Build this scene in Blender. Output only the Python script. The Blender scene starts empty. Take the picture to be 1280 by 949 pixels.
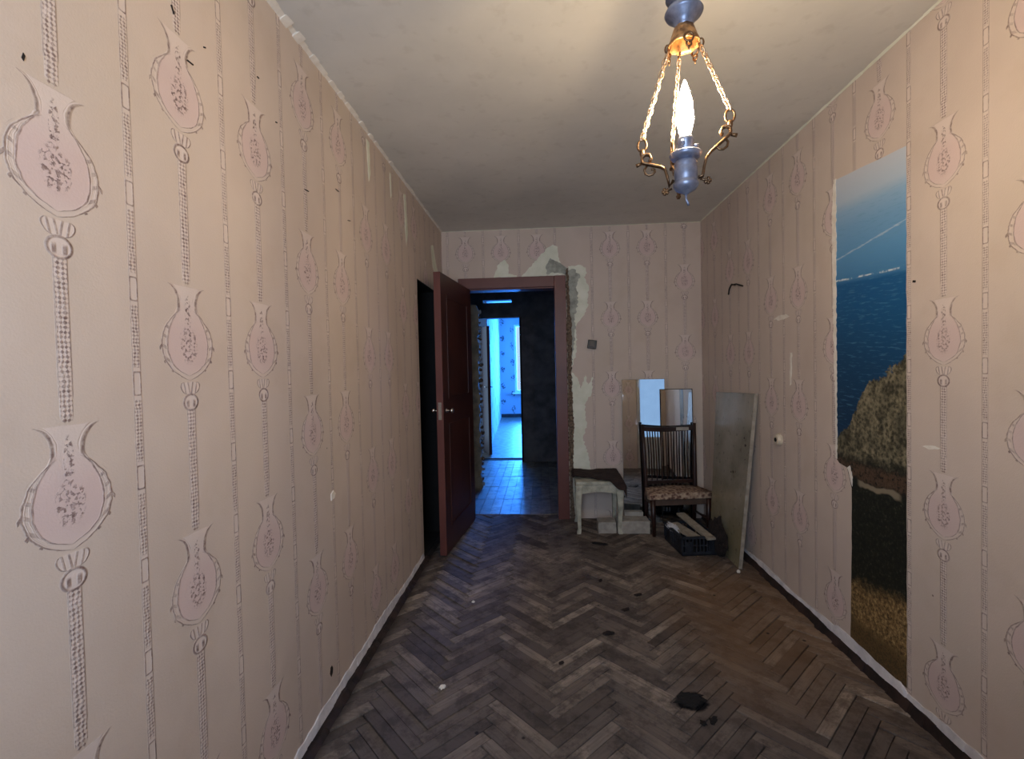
import bpy, bmesh, math, random
from mathutils import Vector, Matrix, noise
from mathutils.geometry import tessellate_polygon
random.seed(7)
R = math.radians
SC = bpy.context.scene
COL = SC.collection

# ------------------------------------------------------------------ camera
cd = bpy.data.cameras.new('camera')
cam = bpy.data.objects.new('camera', cd); COL.objects.link(cam)
F, YAW, PITCH, ROLL, EYE = 595.79, -0.06313, -0.02454, -0.02178, 1.3111
cd.sensor_fit = 'HORIZONTAL'; cd.sensor_width = 36.0; cd.lens = 36.0 * F / 1280.0
cd.clip_start = 0.02; cd.clip_end = 200
fw = Vector((math.sin(YAW) * math.cos(PITCH), math.cos(YAW) * math.cos(PITCH), math.sin(PITCH)))
rt = Vector((math.cos(YAW), -math.sin(YAW), 0)); up = rt.cross(fw)
r2 = rt * math.cos(ROLL) + up * math.sin(ROLL); u2 = -rt * math.sin(ROLL) + up * math.cos(ROLL)
M = Matrix.Identity(4)
for i in range(3):
    M[i][0] = r2[i]; M[i][1] = u2[i]; M[i][2] = -fw[i]
M[2][3] = EYE
cam.matrix_world = M
SC.camera = cam

# ------------------------------------------------------------------ world, light, exposure
SC.view_settings.view_transform = 'Standard'; SC.view_settings.look = 'None'
SC.view_settings.gamma = 1.0; SC.view_settings.use_curve_mapping = False
SC.view_settings.exposure = 0.56
w = bpy.data.worlds.new('sky'); SC.world = w; w.use_nodes = True
w.node_tree.nodes['Background'].inputs[0].default_value = (0.42, 0.66, 1.0, 1)
w.node_tree.nodes['Background'].inputs[1].default_value = 0.75
DAY = (0.62, 0.78, 1.0)
def area(name, loc, rot, sx, sy, power, color):
    l = bpy.data.lights.new(name, 'AREA'); l.shape = 'RECTANGLE'; l.size = sx; l.size_y = sy
    l.energy = power; l.color = color
    o = bpy.data.objects.new(name, l); COL.objects.link(o); o.location = loc; o.rotation_euler = rot
    return o
area('daylight_window', (-0.25, -0.78, 1.55), (R(90), 0, 0), 0.9, 1.3, 36, DAY)
BLUE = (0.03, 0.24, 1.0)
area('daylight_far_window', (0.1, 12.95, 1.6), (R(-90), 0, 0), 1.6, 1.8, 680, BLUE)
area('far_side_fill', (2.45, 10.6, 1.5), (0, R(90), 0), 1.8, 2.0, 480, BLUE)  # unseen side source, added to brighten the far wall
BULB_STRENGTH = 310.0

XL, XR, D, H, YF = -0.846, 1.347, 4.109, 2.5, -0.5

# ------------------------------------------------------------------ material helpers
def new_mat(name):
    m = bpy.data.materials.new(name); m.use_nodes = True
    nt = m.node_tree; b = nt.nodes['Principled BSDF']
    return m, nt, b
class X:                                            # arithmetic on shader sockets
    nt = None
    def __init__(s, v): s.v = v
    @staticmethod
    def op(o, *a, clamp=False):
        n = X.nt.nodes.new('ShaderNodeMath'); n.operation = o; n.use_clamp = clamp
        for i, q in enumerate(a):
            if isinstance(q, X): X.nt.links.new(q.v, n.inputs[i])
            else: n.inputs[i].default_value = q
        return X(n.outputs[0])
    def __add__(s, o): return X.op('ADD', s, o)
    __radd__ = __add__
    def __sub__(s, o): return X.op('SUBTRACT', s, o)
    def __rsub__(s, o): return X.op('SUBTRACT', o, s)
    def __mul__(s, o): return X.op('MULTIPLY', s, o)
    __rmul__ = __mul__
    def __truediv__(s, o): return X.op('DIVIDE', s, o)
def fabs(a): return X.op('ABSOLUTE', a)
def fl(a): return X.op('FLOOR', a)
def mx(*a):
    r = a[0]
    for b in a[1:]: r = X.op('MAXIMUM', r, b)
    return r
def mn(*a):
    r = a[0]
    for b in a[1:]: r = X.op('MINIMUM', r, b)
    return r
def lt(a, edge, soft):                              # 1 where a < edge
    return X.op('ADD', (edge - a) / soft if isinstance(edge, X) else X.op('SUBTRACT', edge, a) / soft, 0.5, clamp=True)
def gt(a, edge, soft): return 1.0 - lt(a, edge, soft)
def inr(a, lo, hi, soft): return gt(a, lo, soft) * lt(a, hi, soft)
def line(a, w_, th, soft): return lt(fabs(a - w_), th, soft)
def eq(a, k): return X.op('COMPARE', a, float(k), 0.1)
def fcurve(t, pts, scale):                          # piecewise curve, 0..1 -> value*scale
    n = X.nt.nodes.new('ShaderNodeFloatCurve'); c = n.mapping.curves[0]
    c.points[0].location = (pts[0][0], pts[0][1] / scale); c.points[1].location = (pts[-1][0], pts[-1][1] / scale)
    for p in pts[1:-1]: c.points.new(p[0], p[1] / scale)
    n.mapping.use_clip = False; n.mapping.extend = 'HORIZONTAL'; n.mapping.update()
    X.nt.links.new(t.v, n.inputs['Value'])
    return X(n.outputs[0]) * scale
def coords(kind='Object'):
    tc = X.nt.nodes.new('ShaderNodeTexCoord'); s = X.nt.nodes.new('ShaderNodeSeparateXYZ')
    X.nt.links.new(tc.outputs[kind], s.inputs[0])
    return tc.outputs[kind], X(s.outputs[0]), X(s.outputs[1]), X(s.outputs[2])
def world_pos():
    g = X.nt.nodes.new('ShaderNodeNewGeometry'); s = X.nt.nodes.new('ShaderNodeSeparateXYZ')
    X.nt.links.new(g.outputs['Position'], s.inputs[0])
    return g.outputs['Position'], X(s.outputs[0]), X(s.outputs[1]), X(s.outputs[2])
def combine(a, b, c):
    n = X.nt.nodes.new('ShaderNodeCombineXYZ')
    for i, q in enumerate((a, b, c)):
        if isinstance(q, X): X.nt.links.new(q.v, n.inputs[i])
        else: n.inputs[i].default_value = q
    return n.outputs[0]
def tnoise(vec, scale, detail=3, rough=0.55, dist=0.0):
    n = X.nt.nodes.new('ShaderNodeTexNoise'); n.inputs['Scale'].default_value = scale
    n.inputs['Detail'].default_value = detail; n.inputs['Roughness'].default_value = rough; n.inputs['Distortion'].default_value = dist
    X.nt.links.new(vec, n.inputs['Vector']); return X(n.outputs[0])
def voro(vec, scale, feature='F1', rnd=1.0):
    n = X.nt.nodes.new('ShaderNodeTexVoronoi'); n.feature = feature; n.inputs['Scale'].default_value = scale
    n.inputs['Randomness'].default_value = rnd
    X.nt.links.new(vec, n.inputs['Vector']); return X(n.outputs['Distance'])
def mixc(f, a, b):
    n = X.nt.nodes.new('ShaderNodeMix'); n.data_type = 'RGBA'
    if isinstance(f, X): X.nt.links.new(f.v, n.inputs[0])
    else: n.inputs[0].default_value = f
    for i, q in ((6, a), (7, b)):
        if isinstance(q, (tuple, list)): n.inputs[i].default_value = (*q, 1)
        else: X.nt.links.new(q, n.inputs[i])
    return n.outputs[2]
def ramp(f, stops, interp='LINEAR'):
    n = X.nt.nodes.new('ShaderNodeValToRGB'); r = n.color_ramp; r.interpolation = interp
    r.elements[0].position, r.elements[0].color = stops[0][0], (*stops[0][1], 1)
    r.elements[1].position, r.elements[1].color = stops[-1][0], (*stops[-1][1], 1)
    for p, c in stops[1:-1]:
        e = r.elements.new(p); e.color = (*c, 1)
    X.nt.links.new(f.v, n.inputs[0]); return n.outputs[0]
def bump(b, hgt, dist, strength=1.0):
    n = X.nt.nodes.new('ShaderNodeBump'); n.inputs['Distance'].default_value = dist; n.inputs['Strength'].default_value = strength
    X.nt.links.new(hgt.v, n.inputs['Height']); X.nt.links.new(n.outputs[0], b.inputs['Normal'])
def lin(r, g, b_):                                  # sRGB 0..255 -> linear
    f = lambda c: (c / 255 / 12.92) if c / 255 <= 0.04045 else ((c / 255 + 0.055) / 1.055) ** 2.4
    return (f(r), f(g), f(b_))
def plain(name, c1, c2=None, scale=8, rough=0.6, metal=0.0, bmp=0.0, detail=4, spec=0.5, lo=0.35, hi=0.65):
    m, nt, b = new_mat(name); X.nt = nt
    vec, x, y, z = coords()
    n = tnoise(vec, scale, detail)
    nt.links.new(ramp(n, [(lo, c1), (hi, c2 or c1)]), b.inputs['Base Color'])
    b.inputs['Roughness'].default_value = rough; b.inputs['Metallic'].default_value = metal
    b.inputs['Specular IOR Level'].default_value = spec
    if bmp: bump(b, tnoise(vec, scale * 3, 4), bmp)
    return m

# ------------------------------------------------------------------ wallpaper
def wallpaper(name, axis, origin, pitch, z0, B_set=None, pair=False, skip=(), P=0.5924, contrast=1.0):
    m, nt, b = new_mat(name); X.nt = nt
    vec, px, py, pz = coords()
    s = (px, py)[axis]
    u = (s - origin) / pitch
    k = fl(u + 0.5); fu = (u - k) * pitch
    if pair: lev = X.op('PINGPONG', fl(k * 0.5), 1.0)
    else:
        lev = eq(k, B_set[0])
        for q in B_set[1:]: lev = mx(lev, eq(k, q))
    vis = 1.0
    for q in skip: vis = vis * (1.0 - eq(k, q)) if isinstance(vis, X) else 1.0 - eq(k, q)
    yy = (z0 + lev * (P / 2)) - pz                  # downwards from a brim
    y = (yy / P - fl(yy / P)) * P                   # 0..P
    t = y / 0.30
    wob = (tnoise(combine(fu * 1.0, k * 3.1, pz), 45, 2) - 0.5) * 0.008
    a = fabs(fu); aw = a + wob
    # vase body
    Wout = fcurve(t, [(0.17, 0.0), (0.21, 0.030), (0.27, 0.052), (0.36, 0.073), (0.46, 0.081), (0.56, 0.076), (0.64, 0.060), (0.70, 0.036), (0.735, 0.014), (0.75, 0.0)], 0.1)
    Win = fcurve(t, [(0.0, 0.042), (0.03, 0.033), (0.07, 0.025), (0.12, 0.019), (0.19, 0.027), (0.26, 0.043), (0.36, 0.059), (0.47, 0.065), (0.57, 0.059), (0.65, 0.041), (0.70, 0.012), (0.715, 0.0)], 0.1)
    Hrn = fcurve(t, [(0.0, 0.058), (0.018, 0.046), (0.045, 0.037), (0.09, 0.030), (0.15, 0.027), (0.22, 0.030)], 0.1)
    rng_o = inr(t, 0.20, 0.745, 0.02); rng_i = inr(t, 0.0, 0.715, 0.01); rng_h = inr(t, 0.0, 0.20, 0.05)
    l1 = line(aw, Wout, 0.0016, 0.0028) * rng_o
    l2 = line(aw, Win, 0.0018, 0.0022) * inr(t, 0.18, 0.71, 0.02)
    l3 = line(aw, Hrn, 0.0034, 0.004) * rng_h
    fill = lt(a, Win, 0.003) * rng_i
    gap = lt(a, Wout, 0.003) * rng_o
    # ticks along the outer ring
    tick = lt(fabs(a - (Wout - 0.006)), 0.006, 0.004) * gt(X.op('SINE', t * 75.0 + a * 120.0), 0.62, 0.3) * inr(t, 0.3, 0.72, 0.02)
    tick2 = inr(a - Wout, -0.001, 0.008, 0.002) * gt(X.op('SINE', t * 42.0 - a * 150.0), 0.80, 0.15) * inr(t, 0.2, 0.72, 0.02)
    # sprig of flowers in the middle
    vv = combine(fu, y, k)
    vd = voro(vv, 170)
    q1 = (t - 0.47) / 0.15; q0 = fu / 0.030
    ell = lt(q1 * q1 + q0 * q0 + (tnoise(vv, 60, 2) - 0.5) * 1.6, 0.85, 0.5)
    q2 = (t - 0.22) / 0.16; q3 = fu / 0.010
    ell2 = lt(q2 * q2 + q3 * q3, 0.9, 0.4)
    spr = mx(ell, ell2) * gt(tnoise(vv, 120, 3), 0.54, 0.05)
    spr_w = mx(ell, ell2) * lt(tnoise(vv, 120, 3), 0.44, 0.05)
    # cup, knot
    Wc = fcurve(t, [(0.76, 0.012), (0.79, 0.030), (0.83, 0.026), (0.86, 0.012), (0.87, 0.0)], 0.1)
    cup = lt(a, Wc, 0.003) * inr(t, 0.765, 0.865, 0.01)
    cupd = mx(cup * gt(X.op('SINE', a * 480.0 + t * 30.0), 0.5, 0.5) * 0.7, line(a, Wc, 0.0014, 0.002) * inr(t, 0.765, 0.865, 0.01))
    r2_ = X.op('SQRT', (fu / 0.025) * (fu / 0.025) + ((t - 0.925) / 0.07) * ((t - 0.925) / 0.07))
    knot = lt(fabs(r2_ - 0.9), 0.11, 0.12); kfill = lt(r2_, 0.95, 0.1)
    eyes = lt(fabs(a - 0.010), 0.004, 0.003) * inr(t, 0.91, 0.965, 0.02)
    # braided cord between vases
    cord = inr(y, 0.292, P - 0.012, 0.006) * lt(a, 0.0115, 0.002)
    tip = inr(y, P - 0.07, P - 0.004, 0.005) * lt(a, 0.009, 0.004)
    jit = (tnoise(combine(px, py, pz), 55, 2) - 0.5) * 0.012
    br = gt(X.op('SINE', (fu + y + jit) * 360.0) * X.op('SINE', (fu - y + jit) * 360.0), 0.10, 0.7)
    cedge = line(a, 0.0125, 0.001, 0.0015) * inr(y, 0.292, P - 0.05, 0.01)
    node_ = cord * gt(X.op('SINE', y * 44.0), 0.93, 0.06)
    # thin stripes halfway between the columns
    ks = fl(u); fs = (u - ks - 0.5) * pitch; sa = fabs(fs)
    yp = (z0 - pz) / (P / 3); ys = (yp - fl(yp)) * (P / 3)
    rw = lt(mx(fabs(sa), fabs(ys - 0.03) * 0.30), 0.0095, 0.0015)
    rect = lt(fabs(X.op('SMOOTH_MAX', sa, 0.0095 - (0.025 - fabs(ys - 0.030)), 0.006) - 0.0088), 0.0013, 0.0022) * lt(fabs(ys - 0.030), 0.0265, 0.002)
    sbr = inr(ys, 0.064, P / 3 - 0.004, 0.004) * lt(sa, 0.0095, 0.002) * gt(X.op('SINE', (fs + ys + jit) * 420.0) * X.op('SINE', (fs - ys + jit) * 420.0), 0.10, 0.7)
    sed = line(sa, 0.0095, 0.0009, 0.0014) * 0.6
    hl = mx(line(aw + 0.0042, Wout, 0.0012, 0.003) * rng_o, line(aw - 0.004, Win, 0.0012, 0.003) * inr(t, 0.18, 0.71, 0.02), line(aw + 0.006, Hrn, 0.002, 0.003) * rng_h) * vis  # emboss highlights painted beside the printed outlines
    dark = mx(l1, l2 * 0.8, l3, tick * 0.6, tick2 * 0.9, spr, cupd, knot, eyes) * vis
    cords = mx(cord * br * 0.9, cedge * 0.7, tip * br)
    dark2 = mx(dark, cords * vis, rect, sbr * 0.85, sed)
    light = mx(fill * 0.7, gap * 0.35, cup * 0.6, kfill * 0.8, cord * 0.7, node_, spr_w) * vis
    light = mx(light, lt(sa, 0.0085, 0.002) * 0.45, hl * 0.9)
    pinkm = fill * inr(t, 0.22, 0.73, 0.25) * vis
    fade = (0.55 + tnoise(vec, 7, 3) * 0.8) * (0.35 + gt(tnoise(combine(fu, pz, k), 75, 3, 0.7), 0.50, 0.35) * 0.95)   # uneven printing
    big = tnoise(vec, 1.3, 4)
    base = ramp(big, [(0.30, lin(204, 189, 175)), (0.5, lin(210, 194, 182)), (0.72, lin(198, 182, 171))])
    blot = tnoise(vec, 3.2, 5, 0.65)
    base = mixc(gt(blot, 0.60, 0.12) * 0.22, base, lin(190, 170, 150))
    c = mixc(light * 0.50 * contrast, base, lin(236, 222, 220))
    c = mixc(pinkm * 0.45, c, lin(206, 176, 176))
    c = mixc(X.op('MULTIPLY', dark2 * fade, 0.92 * contrast, clamp=True), c, lin(124, 102, 98))
    speck = lt(voro(vec, 5.5), 0.02, 0.012) * gt(tnoise(vec, 2.2, 2), 0.55, 0.03)
    c = mixc(speck * 0.75, c, lin(92, 74, 62))
    spw = lt(voro(combine(px + 3.3, py + 1.7, pz), 4.0), 0.035, 0.02) * gt(tnoise(vec, 1.7, 2), 0.56, 0.03)
    c = mixc(spw * 0.6, c, lin(228, 218, 205))
    nt.links.new(c, b.inputs['Base Color'])
    b.inputs['Roughness'].default_value = 0.62; b.inputs['Specular IOR Level'].default_value = 0.3
    hh = dark2 * 0.5 + light * 0.6 + tnoise(vec, 2.0, 3) * 6.0 + tnoise(vec, 220, 2) * 0.25
    bump(b, hh, 0.0018, 0.9)
    return m
PITCH_C = 0.3014
M_left = wallpaper('wallpaper_left', 1, 1.097, PITCH_C, 1.5228, pair=True)
M_right = wallpaper('wallpaper_right', 1, 1.690, PITCH_C, 1.5131, B_set=[-1, 1, 3, 4, 7, 8], contrast=0.9)
M_back = wallpaper('wallpaper_back', 0, 0.902, 0.3085, 2.446 - 0.5924, B_set=[1], skip=(-2,), contrast=0.9)

def m_ceiling():
    m, nt, b = new_mat('ceiling_whitewash'); X.nt = nt
    vec, x, y, z = coords()
    n = tnoise(vec, 1.6, 5, 0.6); n2 = tnoise(vec, 14, 4)
    c = ramp(n, [(0.3, lin(206, 204, 198)), (0.5, lin(216, 213, 206)), (0.7, lin(224, 221, 214))])
    c = mixc(gt(n2, 0.62, 0.1) * 0.15, c, lin(165, 158, 146))
    nt.links.new(c, b.inputs['Base Color']); b.inputs['Roughness'].default_value = 0.9
    b.inputs['Specular IOR Level'].default_value = 0.1
    bump(b, n * 2.0 + n2 * 0.25, 0.003); return m
M_ceil = m_ceiling()

def m_parquet(name, tones, grime, warm=True):
    m, nt, b = new_mat(name); X.nt = nt
    vec, ox, oy, oz = coords(); wp, x, y, z = world_pos()
    oi = nt.nodes.new('ShaderNodeObjectInfo'); ge = nt.nodes.new('ShaderNodeNewGeometry')
    rnd = X(oi.outputs['Random']) + X(ge.outputs['Random Per Island']) ; rnd = rnd - fl(rnd)
    c = ramp(rnd, tones)
    g = tnoise(combine(ox * 3.0, oy * 40.0, rnd * 20.0), 3.0, 4)
    c = mixc(gt(g, 0.52, 0.2) * 0.45, c, grime[0])
    n1 = tnoise(wp, 1.7, 5, 0.6)
    gr = gt(n1, 0.47, 0.22)
    c = mixc(gr * 0.62, c, grime[1])
    n2 = tnoise(wp, 9.0, 6, 0.75)
    c = mixc(gt(n2, 0.53, 0.12) * 0.6, c, grime[2])
    if warm:
        wm = gt(x + (n1 - 0.5) * 0.9, 0.72, 0.35) * inr(y + (n1 - 0.5) * 0.6, 1.95, 3.1, 0.5)
        c = mixc(wm * 0.5, c, lin(124, 92, 60))
        vd = voro(wp, 7.5); sp = lt(vd + (n2 - 0.5) * 0.15, 0.06, 0.03) * gt(tnoise(wp, 1.1, 2), 0.5, 0.03)
        c = mixc(sp * 0.9, c, lin(24, 22, 24))
        # dirt stays along the walls
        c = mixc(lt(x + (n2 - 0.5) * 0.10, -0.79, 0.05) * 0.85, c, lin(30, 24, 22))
        # soot-like stain on the boards
        q0 = (x - 0.55) / 0.07; q1 = (y - 1.86) / 0.06
        st = lt(q0 * q0 + q1 * q1 + (tnoise(wp, 14, 4) - 0.5) * 2.6, 0.75, 0.5)
        c = mixc(st, c, lin(12, 12, 16))
    nt.links.new(c, b.inputs['Base Color'])
    nt.links.new(((0.60 if warm else 0.22) + n2 * 0.4).v, b.inputs['Roughness'])
    b.inputs['Specular IOR Level'].default_value = 0.22 if warm else 0.5
    bump(b, g * 0.8 + n2 * 1.2, 0.0012); return m
M_parquet = m_parquet('worn_oak_parquet',
    [(0.0, lin(84, 74, 68)), (0.3, lin(108, 97, 89)), (0.6, lin(128, 115, 105)), (0.82, lin(152, 137, 124)), (1.0, lin(184, 168, 152))],
    [lin(84, 74, 68), lin(94, 85, 81), lin(60, 53, 51)])
M_tile = m_parquet('hall_parquet',
    [(0.0, lin(110, 100, 90)), (0.5, lin(150, 138, 120)), (1.0, lin(190, 178, 160))],
    [lin(100, 90, 80), lin(120, 110, 100), lin(60, 54, 50)], warm=False)
M_sub = plain('dark_subfloor', lin(24, 19, 17), lin(40, 32, 27), 20, 0.95, bmp=0.003)
M_baseb = plain('grimy_baseboard', lin(30, 22, 20), lin(56, 40, 36), 14, 0.7, bmp=0.002)
M_plaster = plain('bare_plaster', lin(222, 224, 204), lin(238, 238, 222), 9, 0.9, bmp=0.002)
M_cement = plain('grey_putty', lin(140, 142, 134), lin(182, 184, 172), 22, 0.9, bmp=0.003)
M_dark_crumb = plain('crumbling_mortar', lin(60, 48, 42), lin(140, 120, 100), 60, 0.95, bmp=0.006, detail=6)
M_paperback = plain('torn_paper_backing', lin(196, 192, 196), lin(226, 222, 224), 16, 0.9, bmp=0.002)
M_paperw = plain('white_torn_paper', lin(226, 218, 206), lin(240, 234, 224), 30, 0.9)
M_brown = plain('brown_door_paint', lin(60, 32, 29), lin(74, 40, 35), 3, 0.42, bmp=0.0008)  # darkened in colour because the leaf face is turned from the light
M_brown2 = plain('brown_door_edge', lin(98, 54, 48), lin(108, 62, 54), 5, 0.45, bmp=0.0008)
M_chrome = plain('chrome', lin(220, 215, 210), lin(200, 196, 190), 20, 0.22, 1.0)
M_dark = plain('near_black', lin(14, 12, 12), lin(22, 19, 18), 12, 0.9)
M_brass = plain('aged_brass', lin(142, 110, 78), lin(106, 84, 66), 60, 0.36, 0.9, bmp=0.0005)
M_brass_b = plain('bright_chain_brass', lin(226, 206, 180), lin(176, 148, 120), 90, 0.3, 0.9)
M_pewter = plain('blue_grey_metal', lin(150, 158, 180), lin(116, 122, 142), 40, 0.38, 0.6)
M_collar = plain('gilt_collar', lin(206, 158, 104), lin(120, 88, 60), 70, 0.4, 0.7, bmp=0.001)
M_stoolw = plain('chipped_white_paint', lin(150, 148, 132), lin(196, 194, 176), 18, 0.6, bmp=0.0015)
M_cloth = plain('dark_brown_cloth', lin(58, 42, 38), lin(40, 30, 28), 30, 0.95, bmp=0.004)
M_bag = plain('shaded_sacking', lin(24, 18, 18), lin(38, 28, 26), 24, 0.95, bmp=0.004)  # dark sacking, made blacker in colour for the shadow around the bag
M_black_plastic = plain('dusty_black_plastic', lin(18, 22, 30), lin(36, 42, 52), 30, 0.5, bmp=0.001)
M_woodd = plain('dark_stained_wood', lin(36, 20, 18), lin(52, 30, 25), 10, 0.38, bmp=0.0006)
M_chairrail = plain('dull_brown_wood', lin(88, 70, 60), lin(70, 54, 46), 12, 0.5)
M_plank = plain('weathered_plank', lin(132, 124, 112), lin(160, 152, 138), 24, 0.85, bmp=0.001)
M_block = plain('grey_aerated_block', lin(150, 144, 136), lin(176, 170, 160), 18, 0.95, bmp=0.003)
M_paper = plain('crumpled_paper', lin(216, 218, 222), lin(190, 192, 200), 20, 0.8)
M_bakelite = plain('brown_bakelite', lin(38, 28, 20), lin(28, 21, 16), 20, 0.35)
M_bakelite2 = plain('brown_bakelite_light', lin(78, 62, 44), lin(64, 50, 36), 20, 0.35)
M_cream = plain('cream_plastic', lin(214, 200, 178), lin(198, 184, 162), 20, 0.4)
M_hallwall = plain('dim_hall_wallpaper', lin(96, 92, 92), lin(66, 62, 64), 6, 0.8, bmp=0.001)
M_hallplaster = plain('grey_green_plaster', lin(146, 142, 124), lin(110, 108, 96), 12, 0.9, bmp=0.002)
M_white_frame = plain('white_window_paint', lin(205, 205, 202), lin(220, 220, 216), 8, 0.45)
M_hole = plain('dark_stain', lin(40, 28, 24), lin(24, 18, 16), 40, 0.9)

def m_board():
    m, nt, b = new_mat('smeared_white_board'); X.nt = nt
    wp, x, y, z = world_pos()
    n = tnoise(wp, 4, 5, 0.6)
    c = ramp(n, [(0.3, lin(122, 116, 100)), (0.55, lin(150, 144, 130)), (0.75, lin(168, 162, 148))])
    c = mixc(lt(z + (n - 0.5) * 0.5, 0.35, 0.4) * 0.6, c, lin(146, 134, 96))
    c = mixc(gt(tnoise(wp, 26, 4), 0.64, 0.06) * 0.5, c, lin(96, 86, 74))
    nt.links.new(c, b.inputs['Base Color']); b.inputs['Roughness'].default_value = 0.24
    bump(b, n, 0.0006); return m
M_board = m_board()

def m_mirror():
    m, nt, b = new_mat('old_mirror'); X.nt = nt
    vec, x, y, z = coords()
    n = tnoise(vec, 7, 4)
    nt.links.new(ramp(n, [(0.3, (0.50, 0.55, 0.60)), (0.7, (0.58, 0.63, 0.68))]), b.inputs['Base Color'])
    b.inputs['Metallic'].default_value = 1.0
    nt.links.new((0.02 + gt(n, 0.6, 0.1) * 0.06).v, b.inputs['Roughness']); return m
M_mirror = m_mirror()

def m_glass():
    m, nt, b = new_mat('window_glass'); X.nt = nt
    out = nt.nodes['Material Output']; nt.nodes.remove(b)
    tr = nt.nodes.new('ShaderNodeBsdfTransparent'); gl = nt.nodes.new('ShaderNodeBsdfGlossy'); gl.inputs['Roughness'].default_value = 0.02
    fr = nt.nodes.new('ShaderNodeFresnel'); fr.inputs['IOR'].default_value = 1.45
    mxs = nt.nodes.new('ShaderNodeMixShader')
    nt.links.new(fr.outputs[0], mxs.inputs[0]); nt.links.new(tr.outputs[0], mxs.inputs[1]); nt.links.new(gl.outputs[0], mxs.inputs[2])
    nt.links.new(mxs.outputs[0], out.inputs[0]); return m
M_glass = m_glass()

def m_emit(name, col, s):
    m, nt, b = new_mat(name)
    b.inputs['Base Color'].default_value = (*col, 1); b.inputs['Emission Color'].default_value = (*col, 1)
    b.inputs['Emission Strength'].default_value = s; return m
M_bulb = m_emit('lit_bulb', (1.0, 0.74, 0.44), BULB_STRENGTH)

def m_mural():
    m, nt, b = new_mat('seascape_mural'); X.nt = nt
    wp, x, y, z = world_pos()                        # y 1.85 (right side) .. 2.28 (left side)
    d = y - 1.853
    n = tnoise(wp, 5, 5, 0.6)
    hz = z - d * 0.05                               # sloping swell lines
    col = ramp((hz - 0.93) * 0.85, [
        (0.10, lin(16, 52, 84)), (0.30, lin(18, 66, 104)), (0.50, lin(24, 86, 134)), (0.595, lin(28, 92, 144)),
        (0.612, lin(70, 128, 176)), (0.70, lin(92, 148, 194)), (0.80, lin(116, 162, 202)), (0.865, lin(140, 176, 208)),
        (0.905, lin(176, 194, 212)), (1.0, lin(196, 202, 212))])
    rip = tnoise(combine(y * 5.0, hz * 38.0, 0.0), 3.0, 4, 0.6)
    col = mixc(gt(rip, 0.60, 0.1) * 0.35 * lt(hz, 1.95, 0.1), col, lin(92, 146, 178))
    foam = lt(fabs(hz - 1.652 + (rip - 0.5) * 0.012), 0.0035, 0.003) * gt(tnoise(wp, 16, 3), 0.47, 0.1)
    foam2 = lt(fabs(z - 1.825 + d * 0.14 + (rip - 0.5) * 0.02), 0.0025, 0.004) * 0.5
    col = mixc(mx(foam, foam2), col, lin(206, 220, 228))
    # bushes on the cliff
    edge = fcurve(d / 0.45, [(0.0, 1.335), (0.12, 1.29), (0.3, 1.24), (0.5, 1.20), (0.68, 1.06), (0.85, 0.98), (1.0, 0.94)], 1.6)
    bn = tnoise(wp, 22, 4, 0.7)
    bush = lt(z + (bn - 0.5) * 0.14, edge, 0.01)
    cl = voro(wp, 60); cl2 = tnoise(wp, 70, 5, 0.78)
    bcol = ramp(cl2 * 0.50 + tnoise(wp, 24, 4, 0.65) * 0.42 + cl * 0.16, [(0.38, lin(34, 34, 30)), (0.49, lin(78, 74, 58)), (0.60, lin(132, 124, 100)), (0.78, lin(166, 156, 130))])
    bcol = mixc(lt(tnoise(wp, 6, 3), 0.47, 0.1) * 0.45, bcol, lin(40, 42, 34))
    col = mixc(bush, col, bcol)
    # dark gully, stones, dark scrub, dry grass
    dk = lt(z + (bn - 0.5) * 0.10, 0.90, 0.05)
    dcol = ramp(cl2, [(0.4, lin(22, 26, 24)), (0.56, lin(36, 38, 30)), (0.66, lin(74, 72, 60)), (0.74, lin(120, 116, 104))])
    col = mixc(dk, col, dcol)
    br = inr(z + (bn - 0.5) * 0.05, 0.80, 0.87, 0.02) * gt(cl2, 0.45, 0.1)
    col = mixc(br * 0.55, col, lin(110, 84, 66))
    st = inr(z + (tnoise(wp, 10, 2) - 0.5) * 0.06, 0.775, 0.800, 0.008) * inr(d, 0.03, 0.27, 0.02)
    col = mixc(st * 0.8, col, lin(150, 138, 116))
    gr = lt(z + (bn - 0.5) * 0.12 + d * 0.2, 0.40, 0.06)
    gcol = ramp(cl2, [(0.36, lin(56, 44, 30)), (0.50, lin(126, 100, 64)), (0.66, lin(190, 162, 110))])
    col = mixc(gr, col, gcol)
    gr2 = lt(z + (bn - 0.5) * 0.10, 0.18, 0.05) * gt(cl2, 0.5, 0.08)
    col = mixc(gr2 * 0.8, col, lin(24, 22, 16))
    nt.links.new(col, b.inputs['Base Color']); b.inputs['Roughness'].default_value = 0.55
    b.inputs['Specular IOR Level'].default_value = 0.3
    return m
M_mural = m_mural()

def m_blue_paper():
    m, nt, b = new_mat('far_room_sprig_wallpaper'); X.nt = nt
    wp, x, y, z = world_pos()
    u = (x + y * 0.5) / 0.27; v = z / 0.42
    ku = fl(u); v2 = v + ku * 0.5; kv = fl(v2)
    fu = (u - ku - 0.5) * 0.27; fv = (v2 - kv - 0.5) * 0.42
    n = tnoise(wp, 12, 4, 0.7)
    r = X.op('SQRT', fu * fu * 2.2 + fv * fv)
    s = lt(r + (n - 0.5) * 0.2, 0.085, 0.02) * gt(tnoise(wp, 26, 3, 0.7), 0.50, 0.05)
    c = mixc(s * 0.9, lin(150, 158, 166), lin(46, 48, 56))
    nt.links.new(c, b.inputs['Base Color']); b.inputs['Roughness'].default_value = 0.8
    return m
M_bluepaper = m_blue_paper()

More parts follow.
